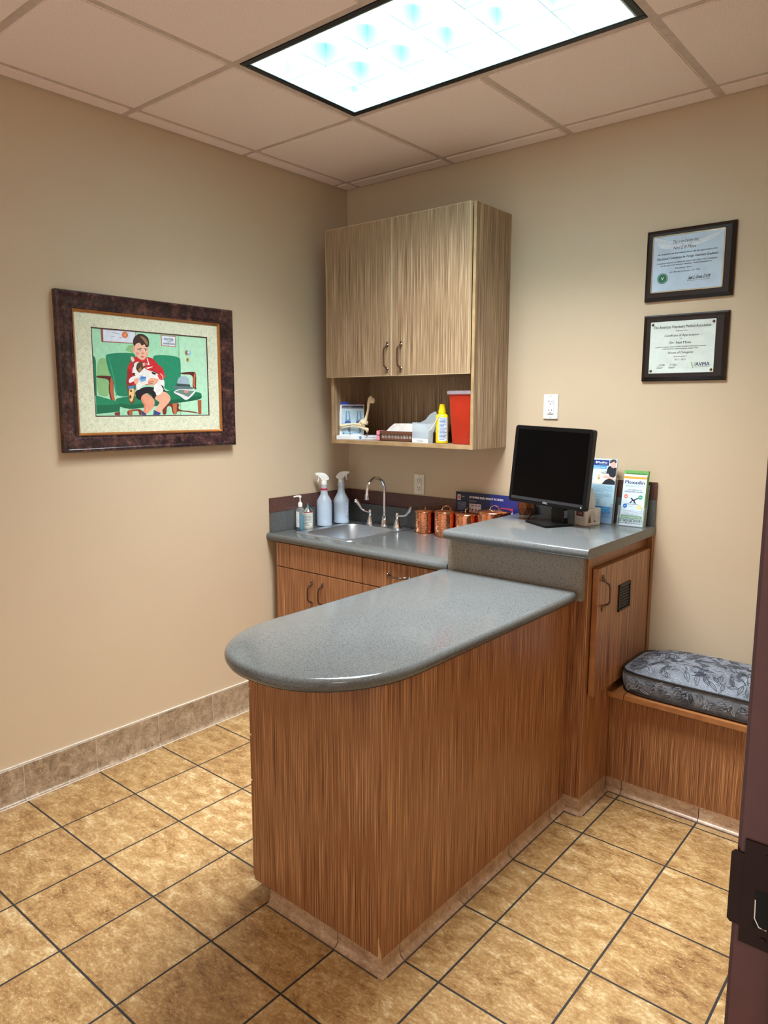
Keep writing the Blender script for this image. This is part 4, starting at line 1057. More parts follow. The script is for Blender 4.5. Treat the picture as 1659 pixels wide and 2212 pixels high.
b = NB(); box(b, CW*0.67, CW*0.99, CH-0.002, CH+0.014, -0.003, -0.001, mat=m); obj('red_tab', b, flat((92, 26, 46)), t, 0)
D = Decal(p0, r_, upc); D.m = m.copy()
D.rect((176, 206, 222), 0.010, 0.004, CW-0.004, CH-0.022, 0.0002); D.rect((20, 18, 60), 0.010, CH-0.020, CW-0.003, CH-0.004, 0.0004)
D.text((235, 238, 245), 'Tibiotarsal Joint', CW*0.30, CH-0.015, 0.008, 0.060, l=0.0008, bold=0.02); D.text((200, 205, 220), 'canine anatomy', CW*0.76, CH-0.015, 0.006, 0.050, l=0.0008)
for uc in (0.34, 0.80):
    w = 0.014
    D.poly((106, 140, 178), [(uc*CW-w*0.8, 0.125), (uc*CW+w*0.5, 0.125), (uc*CW+w, 0.085), (uc*CW+w*1.1, 0.066), (uc*CW-w*1.1, 0.066), (uc*CW-w*0.9, 0.09)], 0.0005)
    D.poly((168, 198, 226), [(uc*CW-w*0.45, 0.123), (uc*CW+w*0.2, 0.123), (uc*CW+w*0.55, 0.085), (uc*CW-w*0.35, 0.080)], 0.0007)
    D.circ((50, 80, 150), uc*CW, 0.066, 0.016, 0.0009, 20, 0.008); D.circ((215, 224, 232), uc*CW, 0.059, 0.016, 0.0010, 20, 0.004)
    D.poly((110, 142, 176), [(uc*CW-0.004, 0.052), (uc*CW+0.014, 0.052), (uc*CW+0.012, 0.018), (uc*CW+0.004, 0.014)], 0.0006)
D.lines((120, 140, 165), CW*0.53, CW*0.64, 0.118, 4, 0.012); D.lines((120, 140, 165), 0.014, 0.030, 0.118, 2, 0.006)
D.circ((30, 110, 160), 0.022, 0.010, 0.0045, 0.0008); D.text((50, 70, 110), 'Flex-small Health', 0.052, 0.0075, 0.006, 0.040); D.text((50, 70, 110), 'Metacam', CW*0.70, 0.012, 0.007, 0.040, bold=0.02)
D.build('chart_print', t)
fr = Vector((0.276, -0.2462, 0)); fe = Vector((0.352, -0.1502, 0))
D = Decal((fr.x, fr.y, SH), fe-fr, (0, 0, 1)); LW = (fe-fr).length
D.circ((24, 132, 200), LW*0.22, 0.0115, 0.0068, 0.0005); D.text((235, 245, 250), 'PRO', LW*0.22, 0.0095, 0.005, 0.009, l=0.0009, bold=0.02); D.text((40, 60, 120), 'Flex-small Health', LW*0.64, 0.009, 0.007, 0.055, bold=0.02)
D.build('base_lettering', t)

t = thing('bone_model', 'cream dog elbow bone model mounted on rods before the joint chart', 'bone model', (0.30, -0.19, SH+0.022))
yb = -0.185; zb = SH+0.022
def P3(u, v, dy=0.0):   # u along the shelf, v up
    return Vector((u, yb+dy+(u-0.315)*0.55-0.012, v))
b = NB()
sh_ = smoothpath([P3(0.303, 1.455), P3(0.308, 1.475), P3(0.314, 1.50), P3(0.320, 1.53), P3(0.323, 1.56), P3(0.330, 1.582), P3(0.340, 1.588)], 5)
n = len(sh_); tube(b, sh_, [0.0135-0.0075*math.sin(PI*min(1, i/(n-1)*1.15)) for i in range(n)], 12)
lathe(b, [(0, 0.017), (0.008, 0.015), (0.0125, 0.008), (0.0135, 0), (0.0125, -0.008), (0.008, -0.0125), (0, -0.014)], 16, (0.343, yb-0.002, 1.574)); lathe(b, [(0, 0.010), (0.007, 0.008), (0.010, 0), (0.007, -0.008), (0, -0.010)], 14, (0.333, yb-0.004, 1.586))
lathe(b, [(0, 0.013), (0.009, 0.010), (0.0125, 0), (0.009, -0.010), (0, -0.013)], 14, (0.298, yb-0.024, 1.458)); lathe(b, [(0, 0.012), (0.008, 0.009), (0.011, 0), (0.008, -0.009), (0, -0.012)], 14, (0.308, yb-0.010, 1.460))
obj('upper_arm_bone', b, M_BONE, t, 60)
b = NB()
sh_ = smoothpath([P3(0.305, 1.442), P3(0.28, 1.450), P3(0.25, 1.453), P3(0.22, 1.449), P3(0.20, 1.444), P3(0.188, 1.446)], 5); n = len(sh_)
tube(b, sh_, [0.0085-0.0035*math.sin(PI*i/(n-1)) for i in range(n)], 12)
sh_ = smoothpath([P3(0.316, 1.424, 0.003), P3(0.295, 1.432, 0.003), P3(0.270, 1.441, 0.003), P3(0.235, 1.440, 0.003), P3(0.208, 1.437, 0.003), P3(0.196, 1.430, 0.003)], 5); n = len(sh_)
tube(b, sh_, [0.0095-0.0055*min(1, i/(n-1)*1.6) for i in range(n)], 12)
sh_ = smoothpath([P3(0.275, 1.453), P3(0.283, 1.462), P3(0.291, 1.474), P3(0.298, 1.468), P3(0.306, 1.458)], 4); tube(b, sh_, 0.0055, 10)
lathe(b, [(0, 0.011), (0.007, 0.008), (0.009, 0), (0.006, -0.012), (0, -0.016)], 14, (0.316, yb-0.012, 1.424)); lathe(b, [(0, 0.007), (0.005, 0.005), (0.007, 0), (0.005, -0.006), (0, -0.008)], 12, (0.190, yb-0.081, 1.447))
obj('forearm_bone', b, M_BONE, t, 60)
M_ROD = simple('grey_support_rod', (120, 128, 130), 0.3, 0.6)
b = NB(); tube(b, [(0.315, yb-0.012, zb+0.0005), (0.315, yb-0.012, 1.415)], 0.0016, 8); lathe(b, [(0.006, 0), (0.005, 0.002), (0, 0.002)], 12, (0.315, yb-0.012, zb+0.0003))
obj('support_rod', b, M_ROD, t); b = NB()
tube(b, [(0.235, yb-0.056, zb+0.0005), (0.235, yb-0.056, 1.442)], 0.0016, 8); obj('support_rod', b, M_ROD, t)

t = thing('slotted_tray', 'brown slotted plastic tray holding white papers on the shelf', 'tray', (0.55, -0.13, SH))
qx0, qx1, qy0, qy1, qz = 0.424, 0.752, -0.222, -0.05, SH+0.050
b = NB(); box(b, qx0, qx1, qy0, qy1, SH, SH+0.004, 0.001)
box(b, qx0, qx1, qy0, qy0+0.003, SH, SH+0.014); box(b, qx0, qx1, qy0-0.002, qy0+0.004, qz-0.016, qz, 0.001)
nb_ = 34
for i in range(nb_+1):
    x = qx0+(qx1-qx0)*i/nb_; box(b, x-0.0017, x+0.0017, qy0, qy0+0.003, SH+0.014, qz-0.014)
box(b, qx0, qx0+0.003, qy0, qy1, SH, qz); box(b, qx1-0.003, qx1, qy0, qy1, SH, qz); box(b, qx0, qx1, qy1-0.003, qy1, SH, qz)
obj('tray', b, M_BASKET, t, 0)
tag(t, t['label'], 'tray')
b = NB()
def sheet(bm, x0, x1, y0, y1, z, dz, lift):
    n = 10; A = []
    for i in range(n+1):
        u = i/n; x = x0+(x1-x0)*u; zz = z+lift*max(0, 1-((1-u)/0.30))**2 if lift < 0 else z+dz*min(1, u/0.16)**1.2
        A.append((x, zz))
    low = [(x, max(z-0.008, zz-0.040)) for x, zz in A]
    prism(bm, A+low[::-1], 'y', y0, y1)
b = NB(); box(b, qx0+0.006, qx1-0.006, qy0+0.004, qy1-0.006, SH+0.0045, SH+0.036); 
pp = obj('paper_stack', b, M_PAPER, None, 0); pp.parent = None; pp.location = (0, 0, 0); tag(pp, 'stack of white paper lying inside the brown slotted tray', 'paper')
b = NB(); sheet(b, qx0+0.030, qx1-0.010, qy0+0.008, qy1-0.010, SH+0.045, 0.043, 0)
pp = obj('loose_paper', b, M_PAPER, None, 40); tag(pp, 'curled white sheets sticking up above the brown tray', 'paper')
b = NB()
for z0_ in (SH+0.0005, SH+0.027): 
    box(b, 0.400, 0.421, -0.224, -0.170, z0_, z0_+0.024, 0.003)
pp = obj('pink_clip', b, M_PINK, None); tag(pp, 'pink plastic clip box at the left end of the brown tray', 'clip')

t = thing('scoop_holder', 'frosted clear scoop-shaped holder with a small white label on the shelf', 'holder', (0.685, -0.245, SH))
gx0, gx1, gy0, gy1 = 0.663, 0.760, -0.262, -0.226
outl = [(gx0, SH+0.001), (gx1, SH+0.001), (gx1+0.003, SH+0.05), (gx1+0.018, SH+0.085), (gx1+0.026, SH+0.125), (gx1+0.020, SH+0.148), (gx1+0.010, SH+0.150), (gx1-0.018, SH+0.136), (gx1-0.040, SH+0.112), (gx0+0.020, SH+0.096), (gx0, SH+0.098)]
b = NB(); prism(b, outl, 'y', gy1-0.002, gy1); prism(b, [(gx0, SH+0.001), (gx1, SH+0.001), (gx1+0.002, SH+0.06), (gx1-0.02, SH+0.085), (gx0, SH+0.098)], 'y', gy0, gy0+0.002)
box(b, gx0, gx0+0.002, gy0+0.002, gy1-0.002, SH+0.001, SH+0.098); box(b, gx1-0.002, gx1, gy0+0.002, gy1-0.002, SH+0.001, SH+0.06); box(b, gx0, gx1, gy0, gy1, SH+0.0002, SH+0.003)
obj('scoop', b, M_CUP, t, 0)
b = NB(); box(b, gx0+0.001, gx1-0.001, gy0-0.0012, gy0-0.0002, SH+0.001, SH+0.020); lb = obj('label_strip', b, M_WHITEC, t, 0)
D = Decal((gx0, gy0-0.0012, SH), (1, 0, 0), (0, 0, 1)); D.text((40, 60, 50), 'Convenia', 0.048, 0.007, 0.011, 0.040, bold=0.01); D.build('label_print', t)
st = NB(); tube(st, [(0.720, -0.244, SH+0.010), (0.812, -0.248, SH+0.130)], 0.0022, 8); lathe(st, [(0.005, 0), (0.006, 0.03), (0.003, 0.045)], 12, mat=Matrix.Translation((0.721, -0.244, SH+0.012)) @ Matrix.Rotation(math.radians(38), 4, 'Y'))
o = obj('plastic_swab', st, M_WHITEP, None); tag(o, 'thin white plastic applicator standing slanted in the clear holder', 'applicator')

t = thing('squeeze_bottle', 'yellow bottle with yellow cap and white drug label on the shelf', 'bottle', (0.806, -0.215, SH))
b = NB(); yx, yy = 0.806, -0.215
lathe(b, [(0.026, 0.001), (0.030, 0.004), (0.0305, 0.10), (0.0305, 0.122), (0.028, 0.132), (0.020, 0.139), (0.014, 0.142)], 28, (yx, yy, SH)); obj('bottle_body', b, M_YELLOW, t)
b = NB(); lathe(b, [(0.0185, 0.142), (0.0185, 0.152), (0.017, 0.156), (0.013, 0.182), (0.011, 0.184), (0, 0.185)], 24, (yx, yy, SH)); obj('cap', b, M_YELLOW, t)
def wraplabel(name, par, mat, cx, cy2, z0_, z1_, r, a0, a1, lines=True, ink=(60, 90, 140), nl=14, seed=1):
    b = NB(); n = 20
    A = [[b.verts.new((cx+r*math.cos(a0+(a1-a0)*i/n), cy2+r*math.sin(a0+(a1-a0)*i/n), z)) for i in range(n+1)] for z in (z0_, z1_)]
    for i in range(n): b.faces.new([A[0][i], A[0][i+1], A[1][i+1], A[1][i]])
    if lines:
        rn = random.Random(seed)
        for k in range(nl):
            z = z1_-(z1_-z0_)*(k+1)/(nl+1); m0 = 0.08; e = rn.uniform(0.55, 0.92)
            q = [[b.verts.new((cx+(r+0.0003)*math.cos(a0+(a1-a0)*(m0+(e-m0)*i/8)), cy2+(r+0.0003)*math.sin(a0+(a1-a0)*(m0+(e-m0)*i/8)), zz)) for i in range(9)] for zz in (z, z+(z1_-z0_)/(nl+1)*0.45)]
            for i in range(8): f = b.faces.new([q[0][i], q[0][i+1], q[1][i+1], q[1][i]]); f.material_index = 1
    return obj(name, b, [mat, flat(ink)], par)
wraplabel('drug_label', t, simple('pale_blue_label', (205, 218, 232), 0.4), yx, yy, SH+0.012, SH+0.122, 0.0310, math.radians(-85), math.radians(0), True, (70, 100, 160), 16, 3)

t = thing('sharps_container', 'red tapered plastic sharps container with cloudy lid at the right of the shelf', 'container', (0.90, -0.19, SH))
rx, ry = 0.932, -0.190
b = NB(); loft(b, [rr3(0.050, 0.050, 0.010, rx, ry, SH+0.0005), rr3(0.052, 0.053, 0.012, rx, ry, SH+0.005), rr3(0.064, 0.066, 0.012, rx, ry, SH+0.226), rr3(0.0655, 0.0675, 0.012, rx, ry, SH+0.231)])
obj('bin', b, M_REDP, t, 40)
b = NB(); loft(b, [rr3(0.069, 0.071, 0.012, rx, ry, SH+0.229), rr3(0.070, 0.072, 0.012, rx, ry, SH+0.231), rr3(0.070, 0.072, 0.012, rx, ry, SH+0.243), rr3(0.067, 0.069, 0.012, rx, ry, SH+0.246)])
for k in range(6): box(b, rx-0.065+k*0.026, rx-0.061+k*0.026, ry-0.0735, ry-0.0715, SH+0.231, SH+0.244)
obj('lid', b, M_LID, t, 40)

# ================================================================== on the sink worktop
def spray(name, label, cx, cy2, rz, band, z=CT, h=0.0, lvl=0.5, style=0):
    t = thing(name, label, 'spray bottle', (cx, cy2, z), rz)
    if style == 0: prof = [(0.030, 0.001), (0.0355, 0.005), (0.036, 0.012), (0.0350, 0.018), (0.0350, 0.128), (0.033, 0.140), (0.0245, 0.158), (0.0185, 0.172), (0.0165, 0.200), (0.0155, 0.222), (0.0155, 0.228)]
    else: prof = [(0.031, 0.001), (0.0365, 0.006), (0.037, 0.014), (0.035, 0.020), (0.0355, 0.110), (0.037, 0.118), (0.036, 0.132), (0.027, 0.152), (0.0200, 0.170), (0.0175, 0.190), (0.0165, 0.205), (0.0195, 0.212), (0.0195, 0.222), (0.0165, 0.226), (0.0165, 0.232)]
    prof = [(r*(1.18 if zz < 0.16 else 1.18-0.15*min(1, (zz-0.16)/0.03)), zz) for r, zz in prof]
    b = NB(); lathe(b, prof, 32); obj('bottle', b, M_BOTTLE, t, 40, True)
    zl = 0.128*lvl+0.004
    pl = [(max(0.001, r-0.0016), zz+0.0014) for r, zz in prof if zz < zl]; pl.append((pl[-1][0], zl)); pl.append((0, zl))
    b = NB(); lathe(b, [(0, 0.0024)]+pl, 32, cap=False); obj('liquid', b, M_LIQ, t, 40, True)
    b = NB(); tube(b, [(0, 0, 0.225), (0, 0, 0.01)], 0.0022, 8); obj('dip_tube', b, M_WHITEP, t, 40, True)
    if band:
        b = NB(); lathe(b, [(0.0182, 0.196), (0.0186, 0.197), (0.0180, 0.205), (0.0176, 0.206)], 28); obj('red_band', b, simple('crimson_band', (176, 24, 60), 0.4), t, 40, True)
    b = NB(); lathe(b, [(0.0165, 0.226), (0.0170, 0.228), (0.0150, 0.246), (0.012, 0.250)], 24)
    side = [(-0.022, 0.252), (-0.030, 0.256), (-0.020, 0.275), (-0.004, 0.287), (0.012, 0.290), (0.046, 0.290), (0.046, 0.277), (0.030, 0.276), (0.018, 0.266), (0.010, 0.252), (0.010, 0.246), (-0.010, 0.246)]
    prism(b, side, 'y', -0.012, 0.012, bev=0.003); obj('sprayer_head', b, M_WHITEP, t, 35, True)
    b = NB(); prism(b, [(0.026, 0.278), (0.034, 0.278), (0.034, 0.268), (0.030, 0.256), (0.036, 0.240), (0.032, 0.239), (0.024, 0.256), (0.024, 0.270)], 'y', -0.006, 0.006, bev=0.0015); obj('trigger', b, M_WHITEP, t, 35, True)
    return t
t1 = spray('spray_bottle', 'translucent spray bottle with red neck band, nearer the soap, left of the sink', 0.068, -0.270, math.radians(225), True, lvl=0.95)
t2 = spray('spray_bottle', 'translucent spray bottle without a red band, in the corner behind the sink', 0.074, -0.142, math.radians(38), False, lvl=0.42, style=1)
for o in (t1, t2): o['group'] = 'spray bottles beside the sink'
wraplabel('side_label', t2, simple('white_strip_label', (226, 230, 240), 0.4), 0, 0, 0.045, 0.115, 0.0441, math.radians(-50), math.radians(-25), True, (130, 150, 200), 8, 4).location = (0, 0, 0)

t = thing('soap_pump_bottle', 'small clear pump bottle of teal hand gel at the counter corner', 'soap bottle', (0.076, -0.455, CT))
sx, sy_ = 0.076, -0.455
b = NB(); loft(b, [rr3(0.019, 0.013, 0.008, sx, sy_, CT+0.0005), rr3(0.021, 0.015, 0.009, sx, sy_, CT+0.004), rr3(0.021, 0.015, 0.009, sx, sy_, CT+0.108), rr3(0.017, 0.012, 0.009, sx, sy_, CT+0.118), rr3(0.010, 0.010, 0.009, sx, sy_, CT+0.124), rr3(0.010, 0.010, 0.009, sx, sy_, CT+0.130)])
obj('bottle', b, M_CLEARB, t, 40)
b = NB(); loft(b, [rr3(0.0185, 0.0125, 0.008, sx, sy_, CT+0.002), rr3(0.0195, 0.0135, 0.008, sx, sy_, CT+0.005), rr3(0.0195, 0.0135, 0.008, sx, sy_, CT+0.082)]); obj('gel', b, M_TEAL, t, 40)
b = NB(); box(b, sx-0.015, sx+0.008, sy_-0.0158, sy_-0.0152, CT+0.018, CT+0.100); obj('front_label', b, M_WHITEC, t, 0)
b = NB(); lathe(b, [(0.0115, 0.126), (0.0115, 0.142), (0.010, 0.146), (0.005, 0.150), (0.0035, 0.152), (0.0035, 0.172), (0.007, 0.174), (0.007, 0.180), (0.004, 0.184), (0, 0.184)], 20, (sx, sy_, CT)); tube(b, [(sx, sy_, CT+0.180), (sx-0.012, sy_-0.012, CT+0.180), (sx-0.024, sy_-0.024, CT+0.176)], [0.005, 0.0045, 0.003], 10)
obj('pump', b, M_WHITEP, t)

t = thing('aerosol_can', 'small white aerosol can with teal nozzle behind the soap bottle', 'can', (0.057, -0.385, CT))
ax, ay = 0.060, -0.385
b = NB(); lathe(b, [(0.0265, 0.0005), (0.0275, 0.003), (0.0275, 0.088), (0.0265, 0.092)], 28, (ax, ay, CT)); obj('can_body', b, simple('white_can_print', (214, 212, 200), 0.35), t)
b = NB(); lathe(b, [(0.0275, 0.088), (0.0282, 0.090), (0.0282, 0.093), (0.025, 0.097), (0.016, 0.108), (0.012, 0.112)], 28, (ax, ay, CT)); obj('shoulder', b, simple('aluminium_shoulder', (190, 200, 200), 0.2, 1.0), t)
b = NB(); lathe(b, [(0.0268, 0.0885), (0.0286, 0.0885), (0.0286, 0.0925), (0.0275, 0.0928)], 28, (ax, ay, CT)); obj('red_ring', b, flat((150, 40, 50)), t)
b = NB(); lathe(b, [(0.006, 0.110), (0.006, 0.118), (0.003, 0.122), (0.0022, 0.134), (0, 0.135)], 16, (ax, ay, CT)); obj('nozzle', b, simple('teal_nozzle', (40, 150, 150), 0.35), t)
wraplabel('printed_label', t, simple('cream_can_label', (220, 220, 208), 0.4), ax, ay, CT+0.012, CT+0.082, 0.0279, math.radians(-100), math.radians(10), True, (120, 125, 130), 8, 5)

# ---- copper canisters
def canister(label, cx, cy2, r, h, rz):
    t = thing('copper_canister', label, 'canister', (cx, cy2, CT), rz, 'copper canisters on the worktop')
    b = NB(); lathe(b, [(r-0.003, 0.0005), (r-0.0005, 0.002), (r-0.0005, h-0.004), (r-0.001, h)], 48); obj('body', b, M_COPPER, t, 40, True)
    b = NB(); lathe(b, [(r+0.001, 0.0), (r+0.0015, 0.003), (r, 0.004)], 48, cap=False); obj('base_ring', b, M_COPPERS, t, 40, True); b = NB(); lathe(b, [(r-0.001, h-0.003), (r+0.0025, h-0.002), (r+0.003, h+0.002), (r+0.0015, h+0.004)], 48, cap=False); obj('rim', b, M_COPPERS, t, 40, True)
    b = NB(); lathe(b, [(r+0.002, h+0.003), (r+0.0015, h+0.006), (r-0.006, h+0.009), (r*0.5, h+0.0125), (0.008, h+0.014), (0, h+0.014)], 48); obj('lid', b, M_COPPERS, t, 40, True)
    b = NB(); w = min(0.020, r*0.40); hh_ = 0.017
    tube(b, smoothpath([(-w*1.25, 0, h+0.0125), (-w, 0, h+0.014), (-w*0.85, 0, h+0.013+hh_*0.6), (0, 0, h+0.014+hh_), (w*0.85, 0, h+0.013+hh_*0.6), (w, 0, h+0.014), (w*1.25, 0, h+0.0125)], 5), 0.0024, 8, flat_=1.0)
    obj('loop_handle', b, M_BRASS, t, 40, True)
    return t
canister('small copper canister nearest the faucet, its lid loop seen edge-on', 0.612, -0.079, 0.054, 0.110, math.radians(120))
canister('copper canister standing second from the faucet, lid loop seen broadside', 0.752, -0.092, 0.060, 0.122, math.radians(35))
canister('copper canister partly behind the raised counter, between the second and the widest', 0.884, -0.096, 0.062, 0.124, math.radians(85))
canister('widest copper canister, beside the blue poster and behind the raised counter', 1.045, -0.115, 0.078, 0.152, math.radians(40))

# ---- weight poster
t = thing('weight_poster', 'dark blue poster about ideal weight leaning behind the copper canisters', 'poster', (0.94, -0.03, CT))
b = NB(); box(b, 0.765, 1.126, -0.0285, -0.0260, CT+0.0005, 1.122); obj('poster_board', b, flat((14, 22, 58)), t, 0)
D = Decal((0.765, -0.0285, CT), (1, 0, 0), (0, 0, 1)); PH = 0.222
D.rect((24, 40, 120), 0.20, 0.001, 0.361, PH-0.001, 0.0002)
D.rect((14, 22, 58), 0.0, 0.001, 0.20, PH-0.001, 0.0003)
D.rect((225, 225, 228), 0.010, PH-0.042, 0.028, PH-0.015, 0.0005); D.rect((200, 70, 60), 0.014, PH-0.037, 0.024, PH-0.019, 0.0007)
D.text((200, 205, 220), 'PURINA', 0.043, PH-0.026, 0.009, 0.018); D.lines((150, 160, 190), 0.010, 0.062, PH-0.052, 8, 0.0055, 0.0018)
D.text((230, 230, 235), 'DETERMINE IDEAL WEIGHT IN 3 STEPS', 0.080, PH-0.028, 0.0145, 0.195, 'L', bold=0.035)
D.text((190, 195, 210), 'Body Condition System', 0.080, PH-0.044, 0.008, 0.042, 'L')
D.rect((190, 178, 182), 0.080, 0.05, 0.150, PH-0.055, 0.0005)
for u in (0.095, 0.115, 0.135): D.rect((60, 60, 80), u, PH-0.066, u+0.012, PH-0.062, 0.0008); D.circ((80, 76, 84), u+0.006, PH-0.085, 0.005, 0.0008)
D.rect((186, 60, 80), 0.262, PH-0.075, 0.330, PH-0.060, 0.0005); D.rect((200, 190, 200), 0.16, 0.05, 0.33, PH-0.077, 0.0005)
D.build('poster_print', t)

# ================================================================== on the raised counter
# ---- monitor
t = thing('computer_monitor', 'black square computer monitor, switched off, on the raised counter', 'monitor', (1.42, -0.24, RT))
myaw, mtilt, mroll = -0.120, 0.088, -0.030
r0 = Vector((math.cos(myaw), math.sin(myaw), 0)); n0 = Vector((math.sin(myaw), -math.cos(myaw), 0)); u0 = Vector((0, 0, 1))
u2 = u0*math.cos(mtilt)-n0*math.sin(mtilt)
rr2_ = r0*math.cos(mroll)+u2*math.sin(mroll); u3 = -r0*math.sin(mroll)+u2*math.cos(mroll)
MC = Vector((1.396, -0.261, 1.296)); mm = frame_mat(MC, rr2_, u3)
MW, MH = 0.387, 0.334
def pl(pts, z, m): return [m @ Vector((u, v, z)) for u, v in pts]
b = NB()
o_ = rrect(MW/2, MH/2, 0.012, 4); s_ = [(-MW/2+0.017, -MH/2+0.026), (MW/2-0.017, -MH/2+0.026), (MW/2-0.017, MH/2-0.017), (-MW/2+0.017, MH/2-0.017)]
outer = [pl(rrect(MW/2-k_, MH/2-k_, 0.012, 4), z, mm) for k_, z in ((0.012, -0.040), (0.0, -0.026), (0.0, -0.002), (0.0015, 0.0), (0.011, 0.0))]
R = outer+[pl(rrect(MW/2-0.014, MH/2-0.014, 0.006, 4), -0.0005, mm)]
loft(b, R)
obj('casing', b, M_BLACKP, t, 35)
b = NB(); box(b, -MW/2+0.014, MW/2-0.014, -MH/2+0.014, -MH/2+0.026, -0.001, 0.0006, 0.0004, 1, mat=mm); box(b, -MW/2+0.016, MW/2-0.016, -MH/2+0.0258, -MH/2+0.0268, 0.0, 0.0010, mat=mm); obj('bottom_bezel', b, simple('bezel_trim', (44, 46, 50), 0.25), t, 30)
b = NB(); box(b, -MW/2+0.017, MW/2-0.017, -MH/2+0.027, MH/2-0.017, -0.001, 0.0003, mat=mm); obj('screen', b, M_SCREEN, t, 0)
b = NB(); loft(b, [pl(rrect(0.10, 0.09, 0.02, 4), -0.040, mm), pl(rrect(0.075, 0.07, 0.02, 4), -0.058, mm)]); obj('back_housing', b, M_BLACKP, t, 35)
D = Decal((0, 0, 0), (1, 0, 0), (0, 1, 0)); D.m = mm.copy()
D.text((165, 168, 172), 'DELL', 0.0, -MH/2+0.008, 0.011, 0.024, l=0.0012, bold=0.03); D.build('logo', t)
b = NB(); lathe(b, [(0.0024, 0), (0.0024, 0.0008), (0, 0.001)], 12, mat=mm @ Matrix.Translation((MW/2-0.020, -MH/2+0.014, 0.0008))); obj('power_button', b, simple('silver_power_button', (215, 218, 222), 0.3), t)
# neck and base
A_, B_, C_ = Vector((1.293, -0.272, 0)), Vector((1.441, -0.363, 0)), Vector((1.508, -0.240, 0))
D_ = A_+(C_-B_)
ctr = (A_+B_+C_+D_)/4
base2 = [((p-ctr).x, (p-ctr).y) for p in (A_, B_, C_, D_)]
b = NB(); prism(b, [(ctr.x+x, ctr.y+y) for x, y in base2], 'z', RT+0.0005, RT+0.009, bev=0.003); obj('stand_base', b, M_BLACKP, t, 30)
nm = Matrix.Translation((1.432, -0.220, RT)) @ Matrix.Rotation(math.radians(-14), 4, 'Z')
b = NB(); loft(b, [[Vector((u, v, 0.008)) for u, v in rrect(0.034, 0.017, 0.006, 4)], [Vector((u-0.004, v, 0.13)) for u, v in rrect(0.034, 0.013, 0.006, 4)], [Vector((u-0.012, v-0.004, 0.26)) for u, v in rrect(0.034, 0.013, 0.006, 4)]], mat=nm); obj('stand_neck', b, M_BLACKP, t, 40)
b = NB(); box(b, 0.0345, 0.0355, -0.012, 0.008, 0.030, 0.062, mat=nm); obj('cable_tag', b, simple('grey_tag', (120, 130, 145), 0.4), t, 0)
cb_ = NB(); tube(cb_, smoothpath([(1.320, -0.232, 1.130), (1.315, -0.226, 1.11), (1.290, -0.205, RT+0.025), (1.276, -0.205, RT+0.0045), (1.315, -0.222, RT+0.0035), (1.36, -0.205, RT+0.0035), (1.392, -0.185, RT+0.010), (1.410, -0.160, RT+0.020)], 6), 0.0028, 8)
o = obj('monitor_cable', cb_, M_BLACKP, t); o.name = 'cable'

# ---- faceted copper candle holder
t = thing('faceted_candle_holder', 'small faceted dark copper votive holder behind the left of the monitor', 'candle holder', (1.192, -0.070, RT))
b = NB(); n = 8
bot = [Vector((1.192+0.036*math.cos(2*PI*k/n), -0.070+0.036*math.sin(2*PI*k/n), RT+0.0005)) for k in range(n)]
mid = [Vector((1.192+0.044*math.cos(2*PI*(k+0.5)/n), -0.070+0.044*math.sin(2*PI*(k+0.5)/n), RT+0.036)) for k in range(n)]
top = [Vector((1.192+0.036*math.cos(2*PI*k/n), -0.070+0.036*math.sin(2*PI*k/n), RT+0.078)) for k in range(n)]
vb = [b.verts.new(p) for p in bot]; vm = [b.verts.new(p) for p in mid]; vt = [b.verts.new(p) for p in top]
for k in range(n):
    j = (k+1) % n
    b.faces.new([vb[k], vb[j], vm[k]]); b.faces.new([vm[k], vb[j], vm[j]]); b.faces.new([vm[k], vm[j], vt[j]]); b.faces.new([vt[k], vm[k], vt[j]])
b.faces.new(vb[::-1])
obj('faceted_body', b, simple('dark_copper_facets', (128, 82, 58), 0.3, 0.85), t, 0)
b = NB()
for k in range(n):
    tube(b, [bot[(k+1) % n], mid[k]], 0.0007, 6); tube(b, [bot[(k+1) % n], mid[(k+1) % n]], 0.0007, 6); tube(b, [mid[k], top[k]], 0.0007, 6); tube(b, [mid[k], top[(k+1) % n]], 0.0007, 6); tube(b, [top[k], top[(k+1) % n]], 0.0008, 6)
obj('edge_wires', b, M_COPPERS, t)

# ---- tissue box
t = thing('tissue_box', 'white tissue box with a rounded side picture, tissue sticking out, right of the monitor', 'tissue box', (1.50, -0.15, RT))
fc = Vector((1.545, -0.212, RT)); e1 = Vector((0.33, 0.94, 0)).normalized(); e2 = Vector((-0.94, 0.33, 0)).normalized(); S1, S2, SHH = 0.090, 0.060, 0.072
tm = frame_mat(fc, e2*-1, e1*1)   # local x runs away from the corner along -e2 (to the right), y along e1
b = NB()
q0, q1 = fc, fc+e1*S1; q2, q3 = q1+e2*S2, fc+e2*S2
prism(b, [(p.x, p.y) for p in (q0, q1, q2, q3)], 'z', RT+0.0005, RT+SHH, bev=0.001); obj('carton', b, simple('cream_white_carton', (214, 204, 192), 0.5), t, 30)
D = Decal(fc, e1, (0, 0, 1)); D.poly((198, 186, 174), [(0.018+0.036*(1+math.cos(a))/2*1.2, 0.012 if False else 0.030+0.034*math.sin(a)) for a in [PI*k/12 for k in range(13)]]+[(0.018, 0.014), (0.061, 0.014)], 0.0003)
D.poly((120, 84, 50), [(0.018, 0.012), (0.020, 0.030), (0.026, 0.048), (0.030, 0.036), (0.034, 0.016), (0.040, 0.014)], 0.0006); D.poly((80, 50, 36), [(0.050, 0.015), (0.058, 0.024), (0.060, 0.015)], 0.0006)
D.lines((150, 130, 118), 0.070, 0.088, 0.056, 5, 0.009, 0.0012); D.build('side_print', t)
